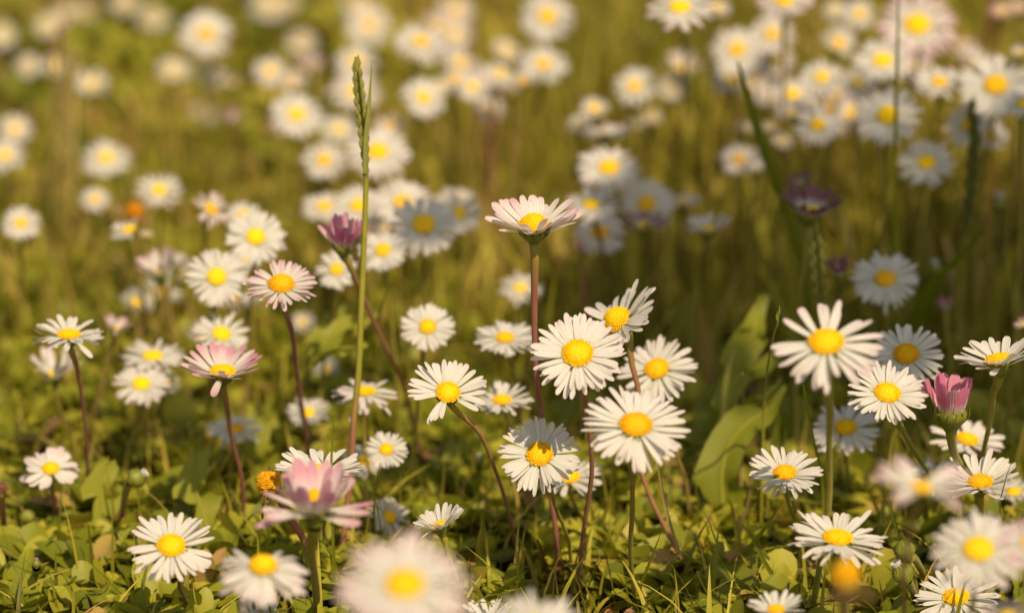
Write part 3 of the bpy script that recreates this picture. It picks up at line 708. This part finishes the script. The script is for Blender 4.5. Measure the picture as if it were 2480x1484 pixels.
# ------------------------------------------------------------------ grass spikes, stalks, blades
def path3(way, d, d2=None, drop=True, z0=-.002):
    xl, yl = way[-1]; gd = ground_d(xl, yl); dl = min(gd, d2 if d2 else d + .05); y0, y1 = way[0][1], way[-1][1]
    P = [np.array(at(x, y, d + (dl - d) * ((y - y0) / (y1 - y0 + 1e-6)))) for x, y in way]
    for p in P: p[2] = max(p[2], .001)
    if drop and P[-1][2] > .003:
        e = P[-1]; P.append(np.array([e[0] + (e[0] - P[-2][0]) * .2, e[1], z0]))
    return P
def blade(way, d, hw, label, m=M_BLADE, name='grass_strand', cat='grass blade', d2=None, rnd=.5, face=(.25, -.85, .45), fold=.35, drop=True, group='separate grass blades'):
    P = path3(way, d, d2, drop); base = Vector(P[-1]); k = d / FPX
    V, F, U = ribbon(spline(P, 22) - np.array(base), [h * k for h in hw], face, fold, 5)
    B = Bag(); B.add(V, F, U, rnd); o = link(name, B.mesh(name, m)); o.location = base; tag(o, label, cat, group)
    return o
blade([(198, 1343), (262, 1408), (335, 1484), (352, 1500)], .70, [.5, 3.5, 5, 5], 'thin light green blade slanting through the lower left leaves', rnd=.8)
blade([(811, 980), (804, 1080), (802, 1152), (806, 1300), (810, 1490)], .69, [.5, 3, 4, 4, 5, 5], 'straight green blade standing in front of the white daisy with the grey petal')
blade([(920, 1119), (908, 1180), (905, 1230), (908, 1310)], .70, [.5, 3, 3.5, 3], 'short dark bent blade below the small round daisy', rnd=.1)
blade([(904, 1190), (915, 1240), (922, 1290), (925, 1340)], .71, [.5, 2.5, 3, 3], 'tiny bright blade crossing the short dark bent one', rnd=.8)
blade([(1281, 1378), (1208, 1430), (1125, 1484), (1110, 1494)], .69, [.5, 6, 7.5, 6], 'dark diagonal blade under the sharp daisies near the bottom', rnd=.15)
blade([(1604, 1281), (1575, 1355), (1549, 1424), (1540, 1490)], .70, [.5, 3.5, 5, 5], 'bright thin blade beside the large daisy\'s green stem', rnd=.9)
blade([(1645, 1417), (1618, 1447), (1585, 1484)], .70, [.5, 3.5, 5], 'short pale blade at the bottom between the stems', rnd=.9)
blade([(1886, 1226), (1860, 1262), (1825, 1310), (1775, 1372), (1760, 1400)], .70, [3, 8, 11, 12, 10], 'broad bright blade with a cut brown tip right of the broad leaf', rnd=.7)
blade([(1817, 1295), (1848, 1356), (1893, 1428), (1915, 1460)], .70, [.5, 6, 7.5, 7], 'bent green blade crossing below the broad bright one', rnd=.4)
blade([(1873, 1354), (1871, 1400), (1872, 1445)], .70, [.5, 2.5, 3], 'tiny upright blade beside the bent green one', rnd=.7)
blade([(1930, 717), (1912, 777), (1895, 860), (1885, 940)], .75, [.5, 3.5, 4, 4], 'fine blade behind the big pale pink-tipped daisy', rnd=.4)
blade([(939, 697), (912, 780), (882, 860), (862, 960), (855, 1060)], .77, [1, 6, 7, 7, 6], 'soft green blade leaning across the spike\'s stem', rnd=.6)
blade([(1794, 880), (1797, 905), (1799, 940)], .72, [.5, 3, 4], 'tiny brown-tipped blade over the broad leaf plant', M_STRAW, rnd=.2)
blade([(1832, 1082), (1815, 1200), (1790, 1290), (1768, 1360)], .73, [2, 4, 4.5, 5], 'straw-coloured stalk leaning beside the broad leaf', M_STRAW, 'dry_stalk', 'dry stalk', rnd=.1, group=None)
blade([(2400, -60), (2396, 30), (2385, 140), (2380, 240)], 1.05, [18, 20, 20, 18], 'thick brown blurred stalk in the top right corner', M_BROWN, 'dry_stalk', 'dry stalk', rnd=1, group=None, fold=.6)
blade([(1787, 150), (1810, 230), (1850, 360), (1897, 478), (1930, 580), (1955, 700), (1965, 800)], .80, [3, 11, 16, 16, 13, 10, 9], 'dark arching stalk reaching to the large pale upper daisy', rnd=.0, face=(-.3, .2, .9), fold=.5)  # darkest blade tone stands in for the shade on this stalk
blade([(2385, 555), (2320, 630), (2262, 690), (2225, 760), (2215, 830)], .80, [3, 14, 20, 17, 10], 'dark diagonal grass leaf beside the blue-grey daisy', rnd=.0, face=(.2, .2, .9))  # shade on this leaf is put into its colour by the darkest tone
blade([(2222, 505), (2228, 560), (2240, 640), (2245, 720)], .85, [2, 10, 12, 8], 'short dark grass leaf above the blue-grey daisy', rnd=.0, face=(.8, .3, .2))
blade([(2176, -10), (2173, 120), (2168, 300), (2166, 450), (2172, 700), (2180, 900)], .79, [2, 5, 6, 5, 4, 3], 'thin pale green stalk rising in front of the big pink daisy', rnd=.6)
blade([(1941, 540), (1945, 600), (1950, 680), (1950, 740)], .86, [4, 11, 12, 6], 'dry beige leaf between the grass and the dark spike', M_STRAW, 'dry_leaf', 'dry leaf', rnd=.2, group=None)
blade([(1590, 1112), (1600, 1170), (1612, 1233), (1645, 1340), (1685, 1430)], .70, [2.5, 4, 4.5, 4, 4], 'bare straw-yellow stalk hanging from the large daisy\'s lower petal', M_STRAW, 'dry_stalk', 'dry stalk', rnd=.8, group=None, fold=.8)
blade([(1906, 1412), (1903, 1450), (1900, 1490)], .68, [6, 7, 7], 'short reddish stump behind the cream-centred daisy', M_BROWN, 'dry_stalk', 'dry stalk', rnd=1, group=None, fold=.9)
blade([(1300, 1306), (1307, 1330), (1313, 1370), (1312, 1410)], .71, [3, 9, 8, 3], 'curled brown leaf scrap left of the tall reddish stem', M_BROWN, 'dry_leaf', 'dry leaf', rnd=.0, group=None)
blade([(820, 1410), (940, 1424), (1080, 1446), (1250, 1470)], .73, [2, 5, 5, 3], 'pale straw lying behind the huge blurred daisy', M_STRAW, 'straw', 'straw', rnd=1, d2=.735, drop=False, group=None, face=(0, -.7, .7))
blade([(2452, 1110), (2435, 1160), (2420, 1235), (2440, 1330)], .68, [1, 4, 5, 5], 'soft green blade across the small right edge daisy', rnd=.6)
blade([(2140, 1180), (2160, 1240), (2180, 1330), (2190, 1420)], .69, [2, 4, 5, 5], 'green stalk rising to the two-clump daisy', rnd=.5, fold=.8)
blade([(1943, 930), (1952, 985), (1970, 1080), (1992, 1180)], .70, [4, 5, 5.5, 5], 'slim second green stalk beside the thick green stem', rnd=.5, fold=.9)

for i, (x0, x1, lab) in enumerate([(118, 128, 'leftmost of the thin dry stalks hanging in the upper left blur'), (140, 150, 'second thin dry stalk in the upper left blur'),
                                   (158, 152, 'tallest thin dry stalk in the upper left blur'), (182, 170, 'rightmost thin dry stalk in the upper left blur')]):
    y0 = [90, 60, 20, 110][i]
    blade([(x0, y0), ((x0 + x1) / 2 + 4, y0 + 200), (x1, y0 + 420), (x1 - 2, 650)], .93 + .02 * i, [3, 5, 4, 3], lab, M_STRAW, 'dry_stalk', 'dry stalk', rnd=.1, group='thin dry stalks')

def spike(way, y_a, y_b, d, wd, label, nsp, leafway=None, red=.6, rndv=.4, rs=.0007, m=None):
    P = path3(way, d); base = Vector(P[-1]); root = empty('grass_spike', base); tag(root, label, 'grass spike', 'flowering grass spikes')
    SP = spline(P, 60); tv, tf, tu = tube(SP - np.array(base), [rs * .5, rs, rs * 1.2, rs * 1.2, rs], 7)
    tu = tu.copy(); s = link('stem', mkmesh('stem', tv, tf, np.column_stack([tu[:, 0], np.maximum(0, tu[:, 1] - .60) * 1.2]), (M_STEM,)), root); s['red'] = red
    rg = random.Random(5); k = d / FPX; ys = np.array([p[1] for p in way]); xs = np.array([p[0] for p in way])
    for i in range(nsp):
        t = i / (nsp - 1); y = y_a + (y_b - y_a) * t; x = np.interp(y, ys, xs); side = (-1) ** i
        ww = wd * (.35 + .65 * math.sin(math.pi * min(1, .15 + .85 * t)))
        c = at(x + side * ww * .22, y, d + rg.uniform(-.0005, .0005))
        B = Bag()
        L = (y_b - y_a) / nsp * 2.1 * k
        ax = (side * .22, rg.uniform(-.1, .1), 1)
        for j in range(3):
            V, F, U = blob(np.array([side * j * ww * .07 * k, 0, -j * L * .25]), (ww * .20 * k, ww * .16 * k, L * .55), (side * (.1 + .12 * j), rg.uniform(-.1, .1), 1), 7, 7)
            B.add(V, F, U, rg.uniform(.0, 1) * .6 + rndv * .4)
        V, F, U = tube(np.array([(0, 0, L * .4), (side * .1 * L, 0, L * .8)]), [.0001, .00003], 3); B.add(V, F, U, 1)
        link('spikelet', B.mesh('spikelet', m or M_SPIKE), root, Matrix.Translation(c - base))
    if leafway:
        P2 = [np.array(at(x, y, d - .001)) - np.array(base) for x, y in leafway]
        V, F, U = ribbon(spline(P2, 14), [.5 * k, 4 * k, 6.5 * k, 6 * k], (.2, -.9, .2), .4); B = Bag(); B.add(V, F, U, .2)
        link('leaf', B.mesh('leaf', M_SPIKE), root)
    return root
spike([(862, 138), (870, 220), (880, 310), (886, 400), (885, 500), (881, 600), (875, 740), (868, 905), (858, 1000), (853, 1086), (846, 1178), (830, 1320), (822, 1420)],
      148, 420, .72, 28, 'tall green grass spike rising above all the daisies on a green and reddish stem', 22, [(900, 148), (897, 200), (893, 260), (886, 340), (884, 420)], .9)
spike([(1970, 545), (1978, 600), (1986, 731), (1992, 850), (1996, 950)], 550, 735, .765, 34, 'stout dark spike standing over the big pale pink-tipped daisy', 12, None, .1, 0, .0009, M_SPIKE_SHADED)
spike([(2352, 245), (2362, 330), (2347, 480), (2331, 590), (2322, 720), (2318, 800)], 250, 560, .82, 26, 'dark upright seed spike in the right-hand grass', 16, None, .1, 0, .0010, M_SPIKE_SHADED)
spike([(1886, 750), (1884, 775), (1872, 820), (1858, 900), (1850, 1000)], 752, 778, .70, 9, 'thin stalk with a tiny dark-tipped floret by the big pale daisy', 3, None, 0, .3, .0003)

def broad(name, label, base_xy, d, leaves, cat='broad-leaved plant', rnd=.5, stem=None):
    bd = min(ground_d(*base_xy), d + .05); base = at(*base_xy, bd); base.z = 0
    root = empty(name, base); tag(root, label, cat)
    for lw, hw, face, rn, dd in leaves:
        P = [np.array(at(x, y, d + dd + q)) for (x, y, q) in [(p if len(p) == 3 else (*p, 0)) for p in lw]]
        P[0][2] = max(P[0][2], 0.0)
        k = d / FPX
        SP = spline(P, 20) - np.array(base)
        V, F, U = ribbon(SP, [h * k for h in hw], face, .3, 7)
        rgl = np.random.RandomState(int(lw[0][0])); V += np.sin(U[:, 1:2] * 14 + rgl.rand() * 6) * .0016 * np.abs(U[:, 0:1] - .5) * 2 + np.sin(U[:, 1:2] * 37 + rgl.rand() * 6) * .0005 * np.abs(U[:, 0:1] - .5) * 2
        B = Bag(); B.add(V, F, U, rn); lf = link('leaf', B.mesh('leaf', M_LEAF), root)
        V, F, U = tube(SP - np.array(face) * .0002, [.0009, .0007, .0003], 6); B = Bag(); B.add(V, F, U, 1.0)
        link('midrib', B.mesh('midrib', M_LEAF), lf)
    if stem:
        P = path3(stem, d + .003); V, F, U = tube(spline(P, 16) - np.array(base), [.0009, .0011, .0013], 7)
        s = link('stem', mkmesh('stem', V, F, U, (M_STEM,)), root); s['red'] = 0.0
broad('leafy_plant', 'broad twisted leaves on a pale stem in the dark gap', (1752, 1340), .78, [
    ([(1752, 1325), (1750, 1230), (1748, 1150), (1765, 1075), (1815, 1020), (1870, 985), (1900, 938)], [8, 38, 54, 50, 44, 34, 4], (-.25, -.7, .65), .3, -.014),
    ([(1757, 1050), (1765, 950, .004), (1800, 900, .008), (1860, 880, .008), (1925, 835, .006)], [6, 26, 36, 32, 3], (.3, -.3, .9), .3, .004),
    ([(1775, 930), (1795, 850), (1828, 800), (1838, 716)], [10, 42, 36, 3], (.1, -.95, .3), .6, .012),
    ([(1752, 1100), (1790, 1010, -.004), (1850, 950, -.01), (1890, 925, -.01)], [5, 24, 26, 3], (.3, -.2, .95), .5, -.004)],
    stem=[(1775, 850), (1757, 930), (1752, 1050), (1752, 1200), (1752, 1330)])
broad('leafy_plant', 'big dark green leaf low at the bottom beside the straw-yellow stalk', (1800, 1500), .72, [
    ([(1815, 1500), (1790, 1430), (1755, 1370), (1725, 1325)], [30, 60, 50, 4], (-.3, -.6, .7), .1, 0),
    ([(1790, 1510), (1850, 1440), (1880, 1395)], [20, 30, 3], (.2, -.6, .7), .25, .004)])
broad('leafy_plant', 'bright pointed leaves behind the grass spike\'s stem', (745, 960), .79, [
    ([(745, 900), (765, 850), (815, 805), (870, 785), (915, 765)], [5, 16, 24, 20, 3], (.1, -.5, .85), .7, 0),
    ([(745, 880), (775, 810, .006), (815, 765, .01), (850, 735, .012)], [5, 20, 24, 3], (-.2, -.6, .75), .5, .006),
    ([(760, 880), (805, 848, -.006), (850, 842, -.008), (880, 850, -.01)], [5, 16, 14, 2], (.1, -.4, .9), .8, -.004)],
    stem=[(750, 870), (745, 910), (742, 950)])
broad('leafy_plant', 'big pointed leaf catching light under the lower left daisies', (530, 1340), .74, [
    ([(520, 1330), (490, 1240), (470, 1160), (480, 1060)], [10, 34, 38, 3], (.1, -.8, .6), .7, .02),
    ([(640, 1260), (610, 1150), (620, 1060), (650, 985)], [10, 30, 34, 3], (.2, -.7, .6), .6, .05)])
broad('leafy_plant', 'two round bright leaves behind the leftmost curved brown stem', (260, 1330), .74, [
    ([(262, 1300), (250, 1230), (245, 1160), (262, 1105)], [10, 36, 38, 8], (.2, -.8, .5), .75, .02),
    ([(290, 1380), (300, 1330), (285, 1290)], [14, 28, 5], (-.2, -.8, .6), .6, .0)])
broad('leafy_plant', 'glossy scalloped leaves behind the brown arching stem', (1180, 1330), .77, [
    ([(1110, 1400), (1120, 1330), (1150, 1260), (1190, 1215)], [10, 34, 40, 6], (.2, -.5, .85), .45, .0),
    ([(1030, 1230), (1060, 1170), (1100, 1110), (1150, 1070)], [10, 28, 30, 5], (.1, -.4, .9), .4, .03)])

# ------------------------------------------------------------------ ground and ground cover
def ground():
    xs = np.concatenate([[-40, -10, -3, -1.2], np.linspace(-.7, .7, 90), [1.2, 3, 10, 40]])
    ys = np.concatenate([[-40, -10, -2, -.5], np.linspace(.0, 2.6, 150), [4, 10, 40, 80]])
    X, Y = np.meshgrid(xs, ys, indexing='ij')
    Z = .0022 * np.sin(X * 61 + 2 * np.sin(Y * 37)) * np.sin(Y * 53 + 1.3) + .0015 * np.sin(X * 140 + Y * 90) - .003
    V = np.column_stack([X.ravel(), Y.ravel(), Z.ravel()])
    return V, np.array(grid_faces(len(xs), len(ys)))
V, F = ground()
g = link('ground', mkmesh('ground', V, F, None, (M_SOIL,))); tag(g, None, None, None, 'structure')

def frustum_pts(n, y0, y1, rs, power=1.0, pad=.12):
    n = int(n * 1.5)
    """points on the ground spread evenly over the wedge the lens can see"""
    u = rs.rand(n * 3); Y = np.sqrt(y0 ** 2 + (y1 ** 2 - y0 ** 2) * u ** power); X = (rs.rand(n * 3) * 2 - 1) * (Y * .195 + pad)
    return X[:n], Y[:n]
def vnoise(X, Y, s, seed=0):
    return .5 + .25 * (np.sin(X * s + seed + 1.7 * np.sin(Y * s * .7 + seed)) + np.sin(Y * s * 1.1 + 2.1 * np.sin(X * s * .8 + seed * 2)))
def strips(X, Y, H, Wd, lean, az, rnd, prof, bendp=2.0, zbase=None, fold=.25, cols=3, face_jit=None):
    """many leaves/blades at once. H: length, lean: how far the tip goes sideways (fraction of H)"""
    n = len(X); t = np.linspace(0, 1, len(prof)); m = len(t)
    dx, dy = np.cos(az), np.sin(az); sx, sy = -np.sin(az + face_jit), np.cos(az + face_jit)
    out = np.zeros((n, m, cols, 3))
    hor = lean[:, None] * H[:, None] * t[None, :] ** bendp
    ver = H[:, None] * (t[None, :] - .42 * np.minimum(lean, 1.6)[:, None] * t[None, :] ** 2.2) 
    zb = 0 if zbase is None else zbase[:, None]
    for j in range(cols):
        c = -1 + 2 * j / (cols - 1)
        wv = Wd[:, None] * prof[None, :] * c
        out[:, :, j, 0] = X[:, None] + dx[:, None] * hor + sx[:, None] * wv
        out[:, :, j, 1] = Y[:, None] + dy[:, None] * hor + sy[:, None] * wv
        out[:, :, j, 2] = zb + ver + abs(c) * fold * Wd[:, None] * prof[None, :]
    V = out.reshape(-1, 3)
    f = np.array(grid_faces(m, cols)); F = (f[None] + (np.arange(n) * m * cols)[:, None, None]).reshape(-1, 4)
    return V, F, np.repeat(rnd, m * cols)
rs = np.random.RandomState(4)
LEAFP = np.array([.14, .20, .45, .82, 1.0, .95, .68, .15]); BLADEP = np.array([.8, 1.0, .9, .7, .42, .06])

def rosettes():
    X0, Y0 = frustum_pts(6500, .60, 1.0, rs)
    X1, Y1 = frustum_pts(2600, 1.0, 2.1, rs)
    X0, Y0 = np.concatenate([X0, X1]), np.concatenate([Y0, Y1])
    bare = (X0 > -.01) & (Y0 > .76) & (Y0 < 1.0)  # cover thinned here so the exposed dark soil deepens the shade
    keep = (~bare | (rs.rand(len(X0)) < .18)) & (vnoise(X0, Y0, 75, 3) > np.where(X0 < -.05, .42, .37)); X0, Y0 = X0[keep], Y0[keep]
    k = rs.randint(5, 10, len(X0)); idx = np.repeat(np.arange(len(X0)), k); n = len(idx)
    X = X0[idx] + rs.randn(n) * .002; Y = Y0[idx] + rs.randn(n) * .002
    H = rs.uniform(.007, .0145, n) * (.6 + .8 * rs.rand(len(X0)))[idx] * np.where(Y > 1, 1.4, 1); Wd = H * rs.uniform(.15, .29, n)
    lean = rs.uniform(.15, 1.5, n); az = rs.rand(n) * 6.283
    r = np.clip(rs.rand(len(X0))[idx] * .7 + rs.rand(n) * .4, 0, 1)
    r = np.where(rs.rand(n) < .03, 1.0, r * .9)
    return strips(X, Y, H, Wd, lean, az, r, LEAFP, 1.5, np.zeros(n), .35, 5, rs.randn(n) * .35)
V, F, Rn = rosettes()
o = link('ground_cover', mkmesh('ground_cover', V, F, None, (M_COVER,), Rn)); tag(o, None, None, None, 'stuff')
o['label'] = 'low rosettes of small green leaves carpeting the soil'

def sprouts():
    X, Y = frustum_pts(16000, .58, 1.3, rs); n = len(X)
    H = rs.uniform(.003, .011, n); Wd = H * rs.uniform(.12, .32, n)
    r = np.clip(vnoise(X, Y, 45, 2) * .6 + rs.rand(n) * .5 - .05, 0, 1)
    return strips(X, Y, H, Wd, rs.uniform(.1, 1.6, n), rs.rand(n) * 6.28, r, LEAFP, 1.4, np.zeros(n) - .001, .4, 3, rs.randn(n) * .5)
V, F, Rn = sprouts()
o = link('moss', mkmesh('moss', V, F, None, (M_COVER,), Rn)); tag(o, None, None, None, 'stuff')
o['label'] = 'tiny seedlings and moss between the leaf rosettes'

def grasses():
    X, Y = frustum_pts(22000, .60, 1.15, rs); X2, Y2 = frustum_pts(22000, 1.1, 2.6, rs)
    X, Y = np.concatenate([X, X2]), np.concatenate([Y, Y2])
    right = 1 / (1 + np.exp(-(X + .02 - .02 * np.sin(Y * 9)) * 40))      # the tall grass grows on the right and behind
    near = np.clip((Y - .80) / .12, 0, 1)
    dens = (.34 + .66 * right) * (.34 + .66 * near) * np.where((X > .0) & (Y > .76) & (Y < .93), .35, 1); keep = (rs.rand(len(X)) < dens) & (vnoise(X, Y, 110, 1) > .34 + .10 * (1 - right))  # grass also thinned in the right middle zone to deepen the shade there
    X, Y, right, near = X[keep], Y[keep], right[keep], near[keep]; n = len(X)
    H = rs.uniform(.010, .028, n) * (1 + 1.5 * right * near) * (.55 + .45 * near) * (.7 + .6 * vnoise(X, Y, 19, 5))
    tall = rs.rand(n) < .05 * right * near; H = np.where(tall, H * 1.5 + .008, H)
    Wd = rs.uniform(.0006, .0016, n) * (1 + .3 * (Y > 1.1)); lean = np.abs(rs.randn(n)) * .45 + .08; az = rs.rand(n) * 6.283
    r = np.clip(-.06 * right + vnoise(X, Y, 24, 9) * .35 + vnoise(X, Y, 130, 4) * .62 + rs.randn(n) * .2 - .10 + (X < -.03) * .10 + np.clip((Y - .95) * .3, 0, .10) * (X < .05) + .42 * (X < .0) * (vnoise(X, Y, 38, 7) > .62) * (Y > .85), 0, 1)
    return strips(X, Y, H, Wd, lean, az, r, BLADEP, 2.0, np.zeros(n) - .002, .5, 3, rs.randn(n) * .6)
V, F, Rn = grasses()
o = link('grass', mkmesh('grass', V, F, None, (M_GRASS,), Rn)); tag(o, None, None, None, 'stuff')
o['label'] = 'olive green and straw-coloured meadow grass between the daisies'

def tufts():
    X, Y = frustum_pts(2600, .80, 2.4, rs); right = 1 / (1 + np.exp(-(X + .02) * 40))
    keep = rs.rand(len(X)) < (.22 + .78 * right); X, Y, right = X[keep], Y[keep], right[keep]; n = len(X)
    H = rs.uniform(.018, .035, n) * (1 + .9 * right); Wd = rs.uniform(.0012, .003, n)
    r = np.where(rs.rand(n) < .12, rs.uniform(.75, 1, n), rs.uniform(.05, .66, n))
    return strips(X, Y, H, Wd, np.abs(rs.randn(n)) * .35 + .05, rs.rand(n) * 6.28, r, BLADEP, 2.0, np.zeros(n) - .002, .4, 3, rs.randn(n) * .6)
V, F, Rn = tufts()
o = link('tall_grass', mkmesh('tall_grass', V, F, None, (M_GRASS,), Rn)); tag(o, None, None, None, 'stuff')
o['label'] = 'broader bright and dry grass blades standing in the blurred meadow'

def fine_blades():
    X, Y = frustum_pts(4200, .63, 1.05, rs); n = len(X)
    H = rs.uniform(.010, .034, n) * np.where(Y > .8, 1.5, 1); Wd = rs.uniform(.0003, .0009, n)
    return strips(X, Y, H, Wd, np.abs(rs.randn(n)) * .5 + .05, rs.rand(n) * 6.28, np.clip(rs.rand(n) * .75, 0, 1), BLADEP, 2.0, np.zeros(n) - .001, .5, 3, rs.randn(n) * .6)
V, F, Rn = fine_blades()
o = link('fine_grass', mkmesh('fine_grass', V, F, None, (M_GRASS,), Rn)); tag(o, None, None, None, 'stuff')
o['label'] = 'thin grass blades poking up through the small leaves'

def litter():
    X, Y = frustum_pts(2600, .60, 1.8, rs); n = len(X)
    H = rs.uniform(.003, .010, n); Wd = H * rs.uniform(.05, .3, n)
    return strips(X, Y, H, Wd, rs.uniform(1.0, 1.8, n), rs.rand(n) * 6.28, rs.rand(n), LEAFP, 1.0, rs.uniform(0, .006, n), .6, 3, rs.randn(n) * .6)
V, F, Rn = litter()
o = link('plant_litter', mkmesh('plant_litter', V, F, None, (M_BROWN,), Rn)); tag(o, None, None, None, 'stuff')
o['label'] = 'withered brown scraps and clippings on the soil'

# ------------------------------------------------------------------ leafy twig added outside the picture to cast shade on the middle daisies
def shade_shrub():
    # outline of the shade where it meets a level 5 cm above the soil, in pixels with depth
    root = empty('added_shade_shrub', (.72, .25, 0)); tag(root, 'added leafy shade caster outside the picture, shading part of the meadow', 'added_shade_shrub')
    rg = random.Random(8); spots = []
    DARK = {(1026, 542), (1110, 515), (1452, 563), (1566, 493), (1561, 548), (1653, 490), (1713, 555), (1962, 512), (1938, 448), (2033, 662), (2144, 674),
            (2195, 858), (2048, 1035), (2288, 746), (1407, 605)}
    lit = [(at(x, y, .78), .007) for x, y in [(1740, 1150), (1720, 1080), (1740, 1230), (1830, 1040), (1885, 985), (1837, 745)]]
    for x, y, wp, d, lab in HEADS:
        q = at(x, y, d)
        if (int(x), int(y)) in DARK:
            spots.append((q, max(.009, min(.022, wp * d / FPX * .62))))
        else: lit.append((q, wp * d / FPX * .42))
    def plane(p, z=.62): return p + SUNV * ((z - p.z) / SUNV.z)
    def free(p, r_, k=1.0):
        a = plane(p)
        return all((a - plane(q)).length > r_ + rr * k for q, rr in lit)
    spots = [(p, r_) for p, r_ in spots if True]
    for i in range(3600):
        x, y = rg.uniform(1290, 2480), rg.uniform(640, 1300); r_ = rg.uniform(.012, .019) if i < 500 else rg.uniform(.006, .010)
        if y > 1060 + (x - 1290) * .12 or (x < 1400 and y < 860) or (1880 < x < 2100 and y < 800): continue
        p = at(x, y, ground_d(x, y))
        if any((p - q).length < r_ * .62 for q, _ in spots): continue
        if free(p, r_ * 1.12, 1.2): spots.append((p, r_))
        else:
            r_ = rg.uniform(.0045, .007)
            if free(p, r_, .95): spots.append((p, r_))
    for x, y, d in [(1800, 850, .78), (1850, 940, .78), (1775, 1010, .78)]: spots.append((at(x, y, d), .010))
    # twig paths run along the row of leaves
    hgt = .62; Bk = Bag(); pts = []
    for p, r in spots:
        t = (hgt + rg.uniform(-.03, .03) - p.z) / SUNV.z; pts.append((p + SUNV * t, r))
    c = sum((p for p, r in pts), Vector()) / len(pts)
    trunk = spline([(.72, .25, -.01), (.74, .24, .25), (.68, .25, .5), (.52, .27, .60), (.36, .28, .63), (c.x + .09, .33, .635), tuple(c + Vector((.02, 0, .012)))], 30)
    V, F, U = tube(trunk - np.array((.72, .25, 0)), [.010, .006, .003, .0018, .001], 8); Bk.add(V, F, U, .6)
    for p, r in pts:
        a = trunk[-1 - rg.randint(0, 3)]
        V, F, U = tube(spline([a, (np.array(a) + np.array(p)) / 2 + np.array([0, 0, .012]), np.array(p) + np.array([0, 0, .002])], 7) - np.array((.72, .25, 0)), [.0005, .0003], 4); Bk.add(V, F, U, .5)
    link('trunk', Bk.mesh('trunk', M_BROWN), root)
    pts.sort(key=lambda t: -t[1]); k = 0; fol = Bag()
    for p, r in pts:
        for q in range(2 if r > .009 else 1):
            a = rg.uniform(0, 6.28); dr = Vector((math.cos(a), math.sin(a), 0)); s = r * rg.uniform(.9, 1.12)
            P = spline([tuple(p - dr * s), tuple(p + Vector((0, 0, .003 + .004 * q))), tuple(p + dr * s)], 9) - np.array((.72, .25, 0))
            V, F, U = ribbon(P, [s * .2, s * .6, s * .68, s * .5, s * .03], tuple(SUNV), .15, 5)
            if k < 100:
                B = Bag(); B.add(V, F, U, rg.random() * .6); link('leaf', B.mesh('leaf', M_SHADE_SHRUB), root)
            else: fol.add(V, F, U, rg.random() * .6)
            k += 1
    fo = link('foliage', fol.mesh('foliage', M_SHADE_SHRUB), root); fo['kind'] = 'stuff'
    print('SHRUB', len(spots), k)
M_SHADE_SHRUB = plain_leaf('shade_shrub_leaf', (.03, .06, .008), (.06, .10, .012), 0.12, 60)
shade_shrub()
